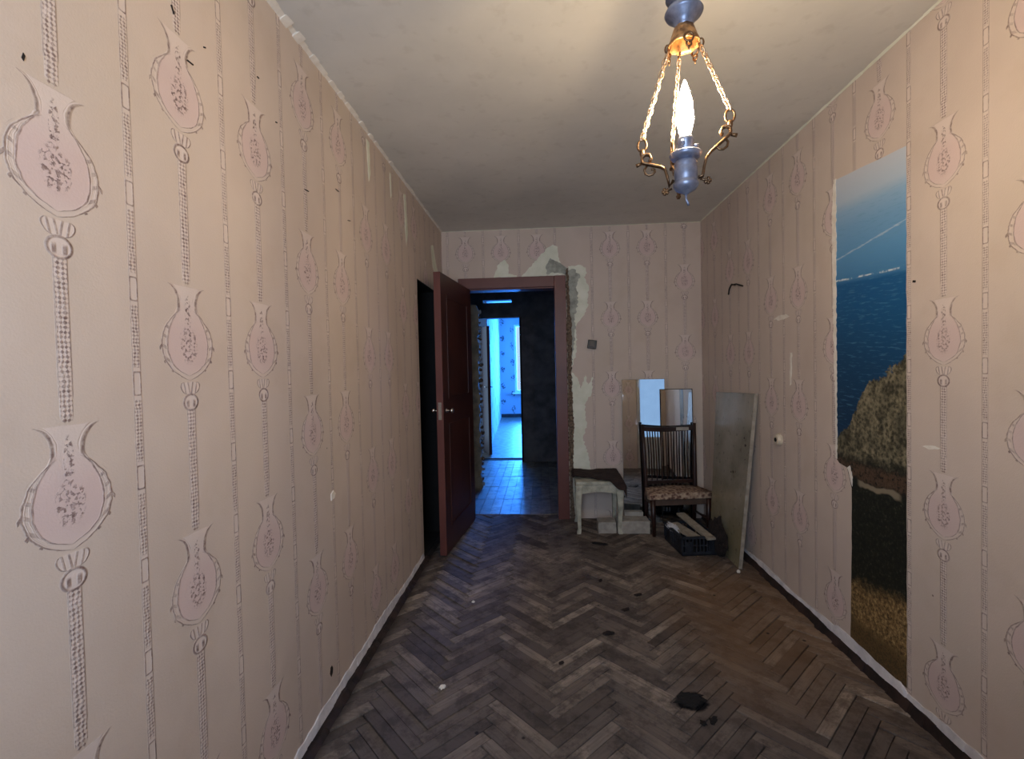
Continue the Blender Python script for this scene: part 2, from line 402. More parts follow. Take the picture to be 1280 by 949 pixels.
def m_seat():
    m, nt, b = new_mat('worn_tapestry_seat'); X.nt = nt
    vec, x, y, z = coords()
    v = voro(vec, 42); n = tnoise(vec, 60, 4, 0.7)
    c = ramp(v * 0.6 + n * 0.6, [(0.30, lin(64, 44, 38)), (0.5, lin(110, 82, 70)), (0.62, lin(150, 124, 106)), (0.8, lin(186, 164, 140))])
    nt.links.new(c, b.inputs['Base Color']); b.inputs['Roughness'].default_value = 0.95
    bump(b, n, 0.004); return m
M_seat = m_seat()

# ------------------------------------------------------------------ mesh helpers
def link(name, bm, mat, parent=None, smooth=False, bevel=0.0):
    me = bpy.data.meshes.new(name)
    bmesh.ops.recalc_face_normals(bm, faces=bm.faces[:])
    bm.to_mesh(me); bm.free()
    if mat: me.materials.append(mat)
    if smooth:
        for p in me.polygons: p.use_smooth = True
    o = bpy.data.objects.new(name, me); COL.objects.link(o)
    if parent: o.parent = parent
    if bevel:
        md = o.modifiers.new('bevel', 'BEVEL'); md.width = bevel; md.segments = 2; md.limit_method = 'ANGLE'
    return o
def thing(name, label, cat, loc=(0, 0, 0), rz=0.0, group=None):
    o = bpy.data.objects.new(name, None); COL.objects.link(o); o.location = loc; o.rotation_euler = (0, 0, rz)
    o['label'] = label; o['category'] = cat
    if group: o['group'] = group
    return o
def tag(o, label, cat, group=None, kind=None):
    o['label'] = label; o['category'] = cat
    if group: o['group'] = group
    if kind: o['kind'] = kind
    return o
def struct(o, label=None, cat='wall'):
    o['kind'] = 'structure'
    if label: o['label'] = label; o['category'] = cat
    return o
def B(): return bmesh.new()
def box(bm, x0, x1, y0, y1, z0, z1, mat4=None):
    vs = [bm.verts.new(Vector(p)) for p in ((x0, y0, z0), (x1, y0, z0), (x1, y1, z0), (x0, y1, z0), (x0, y0, z1), (x1, y0, z1), (x1, y1, z1), (x0, y1, z1))]
    if mat4:
        for v in vs: v.co = mat4 @ v.co
    for f in ((0, 3, 2, 1), (4, 5, 6, 7), (0, 1, 5, 4), (1, 2, 6, 5), (2, 3, 7, 6), (3, 0, 4, 7)): bm.faces.new([vs[i] for i in f])
    return bm
def tube(bm, pts, rad, seg=8, caps=True):
    pts = [Vector(p) for p in pts]; n = len(pts)
    rr = rad if isinstance(rad, (list, tuple)) else [rad] * n
    rings = []; ref = None
    for i, p in enumerate(pts):
        t = (pts[min(i + 1, n - 1)] - pts[max(i - 1, 0)]).normalized()
        if ref is None:
            ref = Vector((0, 0, 1)) if abs(t.z) < 0.9 else Vector((1, 0, 0))
        a = (ref - t * ref.dot(t)).normalized(); ref = a; b2 = t.cross(a)
        rings.append([bm.verts.new(p + (a * math.cos(2 * math.pi * k / seg) + b2 * math.sin(2 * math.pi * k / seg)) * rr[i]) for k in range(seg)])
    for i in range(n - 1):
        for k in range(seg):
            bm.faces.new((rings[i][k], rings[i][(k + 1) % seg], rings[i + 1][(k + 1) % seg], rings[i + 1][k]))
    if caps:
        bm.faces.new(rings[0]); bm.faces.new(rings[-1][::-1])
    return bm
def lathe(bm, prof, c=(0, 0, 0), seg=24, wave=0.0, waves=8):
    rings = []
    for r, z in prof:
        rings.append([bm.verts.new((c[0] + r * (1 + wave * math.cos(waves * 2 * math.pi * k / seg)) * math.cos(2 * math.pi * k / seg),
                                    c[1] + r * (1 + wave * math.cos(waves * 2 * math.pi * k / seg)) * math.sin(2 * math.pi * k / seg), c[2] + z)) for k in range(seg)])
    for i in range(len(rings) - 1):
        for k in range(seg): bm.faces.new((rings[i][k], rings[i][(k + 1) % seg], rings[i + 1][(k + 1) % seg], rings[i + 1][k]))
    bm.faces.new(rings[0]); bm.faces.new(rings[-1][::-1])
    return bm
def prism(bm, poly, to3, d0, d1):                   # poly of 2-D points extruded between depths d0 and d1 by to3(u,v,d)
    a = [bm.verts.new(to3(u, v, d0)) for u, v in poly]; b2 = [bm.verts.new(to3(u, v, d1)) for u, v in poly]
    n = len(poly)
    if n <= 4: bm.faces.new(a); bm.faces.new(b2[::-1])
    else:
        for t_ in tessellate_polygon([[Vector((u, v, 0)) for u, v in poly]]):
            if len(set(t_)) == 3:
                for ring_ in (a, b2):
                    try: bm.faces.new([ring_[q] for q in t_])
                    except ValueError: pass
    for i in range(n): bm.faces.new((a[i], a[(i + 1) % n], b2[(i + 1) % n], b2[i]))
    return bm
def ragged(poly, step=0.02, amp=0.006, seed=0):     # break the edges of an outline into a torn line
    rd = random.Random(seed); out = []
    n = len(poly)
    for i in range(n):
        p, q = Vector(poly[i]), Vector(poly[(i + 1) % n]); L = (q - p).length; m_ = max(1, int(L / step))
        nrm = Vector((-(q - p).y, (q - p).x)).normalized() if L else Vector((0, 0))
        for k in range(m_):
            t = k / m_
            out.append(tuple(p.lerp(q, t) + nrm * rd.uniform(-amp, amp) * (1 if k else 0.3)))
    return out
onL = lambda u, v, d: Vector((XL + d, u, v))
onR = lambda u, v, d: Vector((XR - d, u, v))
onB = lambda u, v, d: Vector((u, D - d, v))

# ------------------------------------------------------------------ room shell
T = 0.12
bm = B()
box(bm, XL - T, XL, YF - 0.3, 3.25, 0, H); box(bm, XL - T, XL, 3.80, D, 0, H); box(bm, XL - T, XL, 3.25, 3.80, 1.94, H)
wall_left = struct(link('wall_left', bm, M_left))
bm = B()                                             # recess behind the open door, its shade put in as near-black colour
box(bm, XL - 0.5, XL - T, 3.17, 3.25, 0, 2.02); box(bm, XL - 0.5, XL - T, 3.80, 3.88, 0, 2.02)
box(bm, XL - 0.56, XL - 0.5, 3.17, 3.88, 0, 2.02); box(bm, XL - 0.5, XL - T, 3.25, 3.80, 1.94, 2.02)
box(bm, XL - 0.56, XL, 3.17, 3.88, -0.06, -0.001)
box(bm, XL - T, XL - 0.001, 3.793, 3.80, 0, 1.94); box(bm, XL - T, XL - 0.001, 3.25, 3.257, 0, 1.94); box(bm, XL - T, XL - 0.001, 3.257, 3.793, 1.933, 1.94)  # near-black linings shade the jambs by colour, over the wallpaper
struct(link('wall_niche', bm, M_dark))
bm = B(); box(bm, XR, XR + T, YF - 0.3, D + T, 0, H)
wall_right = struct(link('wall_right', bm, M_right))
bm = B()
box(bm, XL - T, -0.672, D, D + T, 0, H); box(bm, 0.155, XR, D, D + T, 0, H); box(bm, -0.672, 0.155, D, D + T, 2.03, H)
wall_back = struct(link('wall_back', bm, M_back))
# front wall behind the camera, with a window and a glazed balcony door
M_front = wallpaper('wallpaper_front', 0, 0.30, PITCH_C, 1.52, pair=True)
bm = B()
Y0, Y1 = YF - 0.25, YF
box(bm, XL, -0.65, Y0, Y1, 0, H); box(bm, 0.15, 0.43, Y0, Y1, 0, H); box(bm, 1.12, XR, Y0, Y1, 0, H)
box(bm, -0.65, 0.15, Y0, Y1, 0, 0.85); box(bm, -0.65, 0.15, Y0, Y1, 2.15, H); box(bm, 0.43, 1.12, Y0, Y1, 2.15, H)
wall_front = struct(link('wall_front', bm, M_front))
def framed(name, x0, x1, z0, z1, y, panel=None):
    bm = B(); f = 0.055
    box(bm, x0, x0 + f, y - 0.03, y + 0.03, z0, z1); box(bm, x1 - f, x1, y - 0.03, y + 0.03, z0, z1)
    box(bm, x0 + f, x1 - f, y - 0.03, y + 0.03, z0, z0 + f); box(bm, x0 + f, x1 - f, y - 0.03, y + 0.03, z1 - f, z1)
    zg = z0 + f
    if panel: box(bm, x0 + f, x1 - f, y - 0.015, y + 0.015, z0 + f, panel); zg = panel
    o = struct(link(name, bm, M_white_frame))
    bm = B(); box(bm, x0 + f, x1 - f, y - 0.002, y + 0.002, zg, z1 - f); link('pane', bm, M_glass, o)
    return o
framed('window_1', -0.65, 0.15, 0.85, 2.15, YF - 0.14)
framed('door_2', 0.43, 1.12, 0.0, 2.15, YF - 0.14, panel=0.55)
bm = B(); box(bm, XL - T, XR + T, YF - 0.3, D + T, H, H + 0.1)
ceiling = struct(link('ceiling', bm, M_ceil))

# ------------------------------------------------------------------ parquet floor
bm = B(); box(bm, XL, XR, YF - 0.3, D + T, -0.08, -0.010)
floor = struct(link('floor', bm, M_sub))
NB = 7; L_ = 0.333; W_ = L_ / NB; S2 = math.sqrt(2)
x_off = -0.340 - (NB / 2 - 0.5) / S2 * W_
def clip(poly, ax, lim, keep_less):
    out = []
    for i in range(len(poly)):
        p, q = poly[i], poly[(i + 1) % len(poly)]
        ip = (p[ax] <= lim) if keep_less else (p[ax] >= lim); iq = (q[ax] <= lim) if keep_less else (q[ax] >= lim)
        if ip: out.append(p)
        if ip != iq:
            t = (lim - p[ax]) / (q[ax] - p[ax]); out.append((p[0] + (q[0] - p[0]) * t, p[1] + (q[1] - p[1]) * t))
    return out
def block_mesh(bm, poly, z=0.0, ins=0.0032):         # chamfered slab over a convex outline
    cx = sum(p[0] for p in poly) / len(poly); cy = sum(p[1] for p in poly) / len(poly)
    def ring(s, zz):
        r = []
        for x, y in poly:
            v = Vector((x - cx, y - cy)); l = max(v.length, 1e-6); v *= max(0.2, (l - s) / l)
            r.append(bm.verts.new((cx + v.x, cy + v.y, zz)))
        return r
    a, b2, c2 = ring(0, z - 0.012), ring(0, z - 0.002), ring(ins, z)
    n = len(poly)
    for r0, r1 in ((a, b2), (b2, c2)):
        for i in range(n): bm.faces.new((r0[i], r0[(i + 1) % n], r1[(i + 1) % n], r1[i]))
    bm.faces.new(c2)
blocks = []
g = 0.0016
for m_ in range(-4, 8):
    for i in range(-140, 160):
        for kind in (0, 1):
            if kind == 0: a0, a1, b0, b1 = i + 2 * NB * m_, i + 2 * NB * m_ + NB, i, i + 1
            else: a0, a1, b0, b1 = i + NB + 2 * NB * m_, i + NB + 1 + 2 * NB * m_, i - NB + 1, i + 1
            ca, cb = (a0 + a1) / 2 * W_, (b0 + b1) / 2 * W_
            cx = (ca - cb) / S2 + x_off; cy = (ca + cb) / S2
            if not (XL - 0.2 < cx < XR + 0.2 and YF - 0.35 < cy < D + 0.3): continue
            hw, hh = (a1 - a0) * W_ / 2 - g, (b1 - b0) * W_ / 2 - g
            poly = []
            for sa, sb in ((-1, -1), (1, -1), (1, 1), (-1, 1)):
                A, Bb = ca + sa * hw, cb + sb * hh
                poly.append(((A - Bb) / S2 + x_off, (A + Bb) / S2))
            full = all(XL + 0.046 < p[0] < XR - 0.02 and YF < p[1] < D - 0.001 for p in poly)
            if not full:
                for ax, lim, kl in ((0, XL + 0.046, False), (0, XR - 0.02, True), (1, YF + 0.001, False), (1, D + 0.11, True)):
                    poly = clip(poly, ax, lim, kl)
                    if len(poly) < 3: break
                if len(poly) < 3: continue
                ar = abs(sum(poly[q][0] * poly[(q + 1) % len(poly)][1] - poly[(q + 1) % len(poly)][0] * poly[q][1] for q in range(len(poly)))) / 2
                if ar < 0.0012: continue
                if any(p[1] > D for p in poly) and (poly[0][0] < -0.66 or poly[0][0] > 0.15):
                    poly = clip(poly, 1, D - 0.001, True)
                    if len(poly) < 3: continue
            blocks.append((cy, cx, kind, full, poly))
blocks.sort(key=lambda b_: b_[0])
near = [b_ for b_ in blocks if b_[0] > 1.42][:296]
ids = set(id(b_) for b_ in near)
bm = B(); hl = L_ / 2 - g; hw = W_ / 2 - g
block_mesh(bm, [(-hl, -hw), (hl, -hw), (hl, hw), (-hl, hw)])
bmesh.ops.recalc_face_normals(bm, faces=bm.faces[:])
me_full = bpy.data.meshes.new('parquet_block'); bm.to_mesh(me_full); bm.free(); me_full.materials.append(M_parquet)
rest = B()
for b_ in blocks:
    cy, cx, kind, full, poly = b_
    jz = random.uniform(-0.0016, 0.0016) * (2.2 if cx < -0.4 or cx > 0.9 else 1)
    if id(b_) not in ids:
        block_mesh(rest, poly, jz); continue
    if full:
        o = bpy.data.objects.new('parquet_block', me_full); COL.objects.link(o); o.parent = floor
        o.location = (cx, cy, jz); o.rotation_euler = (R(random.uniform(-0.9, 0.9)), R(random.uniform(-0.15, 0.15)), R(45 if kind == 0 else -45))
    else:
        pb = B(); block_mesh(pb, poly, jz); link('parquet_block', pb, M_parquet, floor)
o = link('parquet_blocks', rest, M_parquet, floor); o['kind'] = 'stuff'

# ------------------------------------------------------------------ skirting and torn paper along the floor
def strip_along(name, side, y0, y1, zlo, zhi, depth, mat, parent, seed, amp=0.006, lo_amp=0.003, kind_struct=False):
    rd = random.Random(seed); pts_t, pts_b = [], []
    n = int((y1 - y0) / 0.035)
    for i in range(n + 1):
        y = y0 + (y1 - y0) * i / n
        zh = zhi(y) if callable(zhi) else zhi
        pts_t.append((y, zh + rd.uniform(-amp, amp) + 0.006 * math.sin(y * 9 + seed))); pts_b.append((y, zlo + rd.uniform(-lo_amp, lo_amp) if lo_amp else zlo))
    bm = B(); f = onL if side < 0 else onR
    for i in range(n):
        q = [pts_b[i], pts_b[i + 1], pts_t[i + 1], pts_t[i]]
        dd0 = depth + rd.uniform(-0.2, 0.25) * depth
        vs = [f(u, v, dd0 if j in (0, 1) else depth * 0.45) for j, (u, v) in enumerate(q)]
        ws = [f(u, v, 0.0) for u, v in q]
        a = [bm.verts.new(v) for v in vs]; b2 = [bm.verts.new(v) for v in ws]
        bm.faces.new(a); bm.faces.new(b2[::-1])
        for k in range(4): bm.faces.new((a[k], a[(k + 1) % 4], b2[(k + 1) % 4], b2[k]))
    return link(name, bm, mat, parent)
o = strip_along('baseboard_left', -1, YF, 3.25, -0.01, 0.008, 0.048, M_baseb, None, 3, 0.004, 0); struct(o)
strip_along('torn_wallpaper_hem', -1, 1.0, 3.22, 0.010, lambda y: 0.042 + 0.012 * math.sin(y * 3.1 + 1), 0.010, M_paperback, wall_left, 5, 0.006, 0.001)
o = strip_along('baseboard_right', 1, YF, D, -0.01, 0.036, 0.026, M_baseb, None, 4, 0.002, 0); struct(o)
strip_along('torn_wallpaper_hem', 1, 1.0, 4.0, 0.036, lambda y: 0.060 + (0.020 if 1.85 < y < 2.3 else 0.0) , 0.010, M_paperback, wall_right, 6, 0.004, 0.001)
# ragged plaster bead where the left wall meets the ceiling
def bead(name, f, y0, y1, seed, wd, mat, parent, axis_h=True):
    rd = random.Random(seed); n = int((y1 - y0) / 0.04); bm = B()
    for i in range(n):
        ya, yb = y0 + (y1 - y0) * i / n, y0 + (y1 - y0) * (i + 1) / n
        w0 = wd * rd.uniform(0.6, 1.2) * (1.6 if (ya + yb) / 2 < 1.9 and axis_h else 1)
        vs = [f(ya, H - 0.0005, 0), f(yb, H - 0.0005, 0), f(yb, H - 0.0005, w0), f(ya, H - 0.0005, w0 * rd.uniform(0.8, 1.1)), f(ya, H - w0 * 0.55, 0), f(yb, H - w0 * 0.55, 0)]
        v = [bm.verts.new(p) for p in vs]
        bm.faces.new((v[4], v[5], v[2], v[3])); bm.faces.new((v[0], v[3], v[2], v[1])); bm.faces.new((v[0], v[1], v[5], v[4])); bm.faces.new((v[0], v[4], v[3])); bm.faces.new((v[1], v[2], v[5]))
    return link(name, bm, mat, parent)
bead('plaster_bead', onL, 1.2, 4.1, 1, 0.016, M_paperw, wall_left)
bead('plaster_bead', onR, 1.2, 4.1, 2, 0.010, M_plaster, wall_right, False)
bead('plaster_bead', onB, XL, XR, 3, 0.009, M_plaster, wall_back, False)

# ------------------------------------------------------------------ torn patches
def patch(name, f, poly, mat, parent, seed, d=0.0016, amp=0.005, step=0.014):
    bm = B(); prism(bm, ragged(poly, step, amp, seed), f, 0.0, d)
    bmesh.ops.triangulate(bm, faces=[q for q in bm.faces if len(q.verts) > 4])
    return link(name, bm, mat, parent)
patch('bare_plaster_patch', onB, [(-0.16, 2.09), (0.00, 2.26), (0.07, 2.33), (0.115, 2.355), (0.155, 2.335), (0.165, 2.22), (0.20, 2.16), (0.22, 2.10), (0.05, 2.09)], M_plaster, wall_back, 1)
patch('grey_putty_patch', onB, [(0.06, 2.10), (0.05, 2.17), (0.09, 2.24), (0.16, 2.20), (0.24, 2.15), (0.24, 2.09), (0.11, 2.12)], M_cement, wall_back, 2, 0.003)
patch('bare_plaster_patch', onB, [(-0.40, 2.09), (-0.36, 2.20), (-0.30, 2.24), (-0.27, 2.20), (-0.27, 2.12), (-0.20, 2.105), (-0.20, 2.09)], M_plaster, wall_back, 3)
patch('bare_plaster_patch', onB, [(0.24, 2.17), (0.33, 2.175), (0.39, 2.15), (0.40, 2.10), (0.37, 2.07), (0.41, 2.00), (0.40, 1.82), (0.36, 1.74), (0.30, 1.66), (0.30, 1.45), (0.27, 1.33), (0.245, 1.30), (0.235, 1.70)], M_plaster, wall_back, 4, 0.0016, 0.008)
patch('grey_putty_patch', onB, [(0.225, 2.12), (0.29, 2.14), (0.34, 2.08), (0.31, 2.0), (0.32, 1.85), (0.285, 1.74), (0.29, 1.55), (0.26, 1.40), (0.25, 1.0), (0.225, 0.9)], M_cement, wall_back, 5, 0.003, 0.009)
patch('bare_plaster_patch', onB, [(0.255, 1.26), (0.30, 1.22), (0.33, 1.12), (0.37, 1.24), (0.39, 1.15), (0.43, 1.22), (0.42, 1.08), (0.36, 0.98), (0.375, 0.80), (0.34, 0.70), (0.38, 0.55), (0.40, 0.42), (0.25, 0.42)], M_plaster, wall_back, 6, 0.0016, 0.008)
patch('crumbling_mortar_strip', onB, [(0.218, 0.0), (0.218, 2.13), (0.24, 2.15), (0.245, 1.9), (0.262, 1.6), (0.25, 1.2), (0.265, 0.8), (0.25, 0.4), (0.262, 0.0)], M_dark_crumb, wall_back, 7, 0.010, 0.006)
for k, poly in enumerate([[(2.34, 2.46), (2.38, 2.46), (2.385, 2.30), (2.36, 2.26)], [(2.98, 2.42), (3.02, 2.43), (3.05, 2.20), (3.01, 2.10), (2.99, 2.2)],
                          [(3.70, 2.28), (3.78, 2.30), (3.86, 2.18), (3.98, 2.08), (3.9, 2.04), (3.74, 2.12)], [(2.70, 2.44), (2.72, 2.44), (2.73, 2.32), (2.71, 2.30)]]):
    patch('torn_wallpaper_scar', onL, poly, M_plaster, wall_left, 20 + k, 0.0014, 0.004, 0.015)
patch('torn_wallpaper_scar', onR, [(2.68, 1.560), (2.72, 1.575), (2.80, 1.575), (2.86, 1.56), (2.80, 1.545), (2.72, 1.55)], M_paperw, wall_right, 31, 0.0014, 0.003, 0.012)
patch('torn_wallpaper_scar', onR, [(2.66, 1.36), (2.68, 1.36), (2.685, 1.18), (2.67, 1.19)], M_paperw, wall_right, 32, 0.0014, 0.003, 0.015)
patch('torn_wallpaper_scar', onR, [(1.70, 1.005), (1.74, 1.010), (1.78, 1.000), (1.75, 0.993)], M_paperw, wall_right, 33, 0.0014, 0.002, 0.012)
# staples, nail and dark marks on the left wall
def mark(side, y, z, ln, th, ang, name='staple', mat=None, parent=None):
    f = onL if side < 0 else onR
    c, s_ = math.cos(ang), math.sin(ang)
    poly = [(y + a * c - b2 * s_, z + a * s_ + b2 * c) for a, b2 in ((-ln / 2, -th / 2), (ln / 2, -th / 2), (ln / 2, th / 2), (-ln / 2, th / 2))]
    bm = B(); prism(bm, poly, f, 0.0, 0.0025); link(name, bm, mat or M_hole, parent)
for y, z, ln, a in [(1.085, 2.166, 0.018, -1.1), (1.190, 2.148, 0.008, 0.4), (1.136, 2.076, 0.020, 0.05), (1.519, 2.125, 0.010, 0.2), (1.424, 2.212, 0.009, 0), (1.71, 1.976, 0.030, 0.1), (1.976, 2.074, 0.03, 0.0), (2.094, 1.983, 0.03, 0.2)]:
    mark(-1, y, z, ln, 0.003, a, 'staple', M_hole, wall_left)
patch('dark_mark', onL, [(1.785, 0.118), (1.797, 0.128), (1.800, 0.145), (1.792, 0.160), (1.780, 0.158), (1.774, 0.138)], M_hole, wall_left, 41, 0.0012, 0.003, 0.01)  # hole in the wall, its shade put in as a dark patch
patch('dark_mark', onL, [(0.747, 1.840), (0.750, 1.850), (0.753, 1.846), (0.750, 1.836)], M_hole, wall_left, 42, 0.0012, 0.001, 0.01)
patch('torn_wallpaper_scar', onL, [(1.83, 0.80), (1.86, 0.805), (1.87, 0.82), (1.85, 0.835), (1.83, 0.825)], M_paperw, wall_left, 43, 0.003, 0.003, 0.01)
mark(1, 1.815, 1.591, 0.012, 0.008, 0.2, 'nail_head', M_hole, wall_right)

# ------------------------------------------------------------------ mural
mur = [(1.853, 0.073), (1.853, 2.092), (1.95, 2.10), (2.10, 2.115), (2.275, 2.130), (2.278, 1.68), (2.276, 1.30), (2.274, 0.86), (2.255, 0.845), (2.20, 0.835), (2.185, 0.80), (2.168, 0.75), (2.170, 0.45), (2.180, 0.074)]
bm = B(); prism(bm, ragged(mur, 0.04, 0.0015, 9), onR, 0.0, 0.0012)
bmesh.ops.triangulate(bm, faces=[q for q in bm.faces if len(q.verts) > 4])
mural = tag(link('photo_mural', bm, M_mural), 'tall narrow paper mural of blue sea above brown bushes, glued on the right wall', 'mural')
te = [(2.268, 2.135), (2.268, 1.8), (2.270, 1.4), (2.268, 1.1), (2.268, 0.86), (2.280, 0.86), (2.282, 1.1), (2.292, 1.4), (2.300, 1.8), (2.298, 2.0), (2.284, 2.135)]
bm = B(); prism(bm, ragged(te, 0.012, 0.0035, 11), onR, 0.0, 0.0022); bmesh.ops.triangulate(bm, faces=[q for q in bm.faces if len(q.verts) > 4])
link('torn_white_edge', bm, M_paperw, mural)['label'] = 'ragged white torn paper edge'
te = [(2.178, 0.848), (2.196, 0.835), (2.176, 0.79), (2.163, 0.76), (2.160, 0.80)]
bm = B(); prism(bm, ragged(te, 0.010, 0.002, 12), onR, 0.0, 0.0026); bmesh.ops.triangulate(bm, faces=[q for q in bm.faces if len(q.verts) > 4])
link('torn_white_edge', bm, M_paperw, mural)

# ------------------------------------------------------------------ door 1: brown frame and open leaf
door = bpy.data.objects.new('door_1', None); COL.objects.link(door); door['kind'] = 'structure'
bm = B()
box(bm, 0.118, 0.215, D - 0.030, D, 0, 2.085); box(bm, -0.705, 0.118, D - 0.030, D, 1.995, 2.085)
box(bm, -0.712, -0.655, D - 0.022, D, 0, 1.995)
box(bm, 0.118, 0.155, D, D + T + 0.02, 0, 2.03); box(bm, -0.672, 0.118, D, D + T + 0.02, 1.985, 2.03); box(bm, -0.672, -0.650, D, D + T + 0.02, 0, 1.985)
link('door_frame', bm, M_brown2, door, bevel=0.003)
A0, A1 = Vector((-0.599, D - 0.034)), Vector((-0.688, 3.262))      # inner face, hinge to free edge
dr = (A1 - A0).normalized(); nr = Vector((dr.y, -dr.x))            # towards the left wall
if nr.x > 0: nr = -nr
ang = math.atan2(dr.y, dr.x); LW = (A1 - A0).length
leaf = bpy.data.objects.new('door_leaf', None)
def leafM():
    m4 = Matrix.Identity(4); m4[0][0], m4[1][0] = dr.x, dr.y; m4[0][1], m4[1][1] = nr.x, nr.y; m4[0][3], m4[1][3] = A0.x, A0.y
    return m4
LM = leafM()
bm = B(); th = 0.048
box(bm, 0, LW - 0.004, 0.0, th, 0.008, 1.985, LM)
leaf = link('door_leaf', bm, M_brown, door, bevel=0.002)
bm = B(); box(bm, LW - 0.004, LW, 0.0, th, 0.008, 1.985, LM); link('leaf_edge', bm, M_brown2, leaf)['label'] = 'lighter brown edge of the leaf'
bm = B()
for z0, z1 in ((0.18, 0.92), (1.10, 1.84)):        # raised beads of two panels
    for a0, a1, c0, c1 in ((0.13, 0.145, z0, z1), (LW - 0.145, LW - 0.13, z0, z1), (0.13, LW - 0.13, z0, z0 + 0.015), (0.13, LW - 0.13, z1 - 0.015, z1)):
        box(bm, a0, a1, -0.004, 0.0, c0, c1, LM)
link('panel_bead', bm, M_brown, leaf)
bm = B()
def lp(u, v, z): return LM @ Vector((u, v, z))
tube(bm, [lp(LW - 0.055, -0.042, 1.02), lp(LW - 0.055, th + 0.042, 1.02)], 0.007, 10)
for v, s_ in ((-0.042, -1), (th + 0.042, 1)):
    tube(bm, [lp(LW - 0.055, v - s_ * 0.018, 1.02), lp(LW - 0.055, v - s_ * 0.006, 1.02), lp(LW - 0.055, v + s_ * 0.006, 1.02), lp(LW - 0.055, v + s_ * 0.014, 1.02)], [0.008, 0.016, 0.018, 0.010], 14)
    tube(bm, [lp(LW - 0.055, v - s_ * 0.040, 1.02), lp(LW - 0.055, v - s_ * 0.034, 1.02)], 0.017, 14)
link('door_handle', bm, M_chrome, door, smooth=True)['label'] = 'chrome knob handle through the leaf'
bm = B(); box(bm, LW, LW + 0.002, 0.012, 0.036, 0.96, 1.08, LM); link('latch_plate', bm, M_chrome, door)

# ------------------------------------------------------------------ switch box on the back wall, socket and wire on the right wall
t = thing('light_switch', 'small square brown switch box tilted on the back wall right of the doorway', 'switch', (0.430, D, 1.496))
MT = Matrix.Translation((0, 0, 0)) @ Matrix.Rotation(R(8), 4, 'Y')
bm = B(); box(bm, -0.037, 0.037, -0.028, 0.0, -0.037, 0.037, MT); link('switch_body', bm, M_bakelite, t, bevel=0.004)
bm = B(); box(bm, -0.022, 0.018, -0.034, -0.028, -0.020, 0.026, MT); link('switch_key', bm, M_bakelite2, t, bevel=0.002)
t = thing('wall_socket', 'small round cream socket with a dark hole on the right wall', 'socket', (XR, 2.80, 0.868))
def disc(bm, r0, r1, x0, x1, cy=0, cz=0, seg=20):
    tube(bm, [(x0, cy, cz), ((x0 + x1) / 2, cy, cz), (x1, cy, cz)], [r0, r0, r1], seg)
bm = B(); disc(bm, 0.034, 0.026, 0.0, -0.024); link('socket_body', bm, M_cream, t, smooth=False)
bm = B(); disc(bm, 0.012, 0.012, -0.024, -0.027); link('socket_hole', bm, M_dark, t)
bm = B()
tube(bm, [onR(3.50, 1.80, 0.01), onR(3.46, 1.83, 0.02), onR(3.40, 1.85, 0.03), onR(3.36, 1.85, 0.012), onR(3.30, 1.835, 0.02), onR(3.26, 1.82, 0.01)], 0.005, 6)
tube(bm, [onR(3.40, 1.85, 0.0), onR(3.40, 1.855, 0.03)], 0.005, 6)
tag(link('wire_hook', bm, M_dark), 'short bent black wire sticking out high on the right wall', 'wire')

# ------------------------------------------------------------------ chandelier
LX, LY = 0.375, 1.25
t = thing('chandelier', 'antique hanging lamp with ornate chains, scrolled arms and one lit candle bulb', 'lamp', (LX, LY, 0))
bm = B(); lathe(bm, [(0.050, 2.5), (0.052, 2.485), (0.030, 2.465), (0.012, 2.455)], seg=24); link('ceiling_canopy', bm, M_pewter, t, True)
bm = B(); tube(bm, [(0, 0, 2.46), (0, 0, 2.27)], 0.006, 10); link('stem', bm, M_pewter, t, True)
bm = B(); lathe(bm, [(0.010, 2.262), (0.018, 2.256), (0.036, 2.246), (0.044, 2.234), (0.030, 2.226), (0.022, 2.218), (0.040, 2.208), (0.047, 2.196), (0.044, 2.190), (0.028, 2.176), (0.022, 2.164), (0.022, 2.158)], seg=28); link('cup', bm, M_pewter, t, True)
bm = B(); lathe(bm, [(0.018, 2.164), (0.023, 2.160), (0.028, 2.146), (0.034, 2.128), (0.039, 2.116), (0.036, 2.113), (0.031, 2.126), (0.023, 2.144), (0.015, 2.158)], seg=32, wave=0.04, waves=8)
collar = link('collar', bm, M_collar, t, True)
def ring(bm, c, u, v, ru, rv, r, n=14, seg=6):
    c, u, v = Vector(c), Vector(u), Vector(v)
    pts = [c + u * ru * math.cos(2 * math.pi * k / n) + v * rv * math.sin(2 * math.pi * k / n) for k in range(n)]
    w_ = u.cross(v).normalized(); rings = []
    for k in range(n):
        ra = (pts[k] - c).normalized()
        rings.append([bm.verts.new(pts[k] + (ra * math.cos(2 * math.pi * j / seg) + w_ * math.sin(2 * math.pi * j / seg)) * r) for j in range(seg)])
    for k in range(n):
        for j in range(seg): bm.faces.new((rings[k][j], rings[k][(j + 1) % seg], rings[(k + 1) % n][(j + 1) % seg], rings[(k + 1) % n][j]))
for k in range(3):                                   # cast ornaments hanging from the collar
    bm = B(); a = R(-60 + 120 * k) + R(-30); c = Vector((0.038 * math.cos(a), 0.038 * math.sin(a), 2.112)); tg = Vector((-math.sin(a), math.cos(a), 0))
    ring(bm, c, tg, (0, 0, 1), 0.011, 0.011, 0.003); ring(bm, c + Vector((0, 0, -0.016)), tg, (0, 0, 1), 0.006, 0.007, 0.0025)
    tube(bm, [c + Vector((0, 0, -0.022)), c + Vector((0, 0, -0.034))], [0.004, 0.001], 6)
    link('collar_ornament', bm, M_brass, t, True)
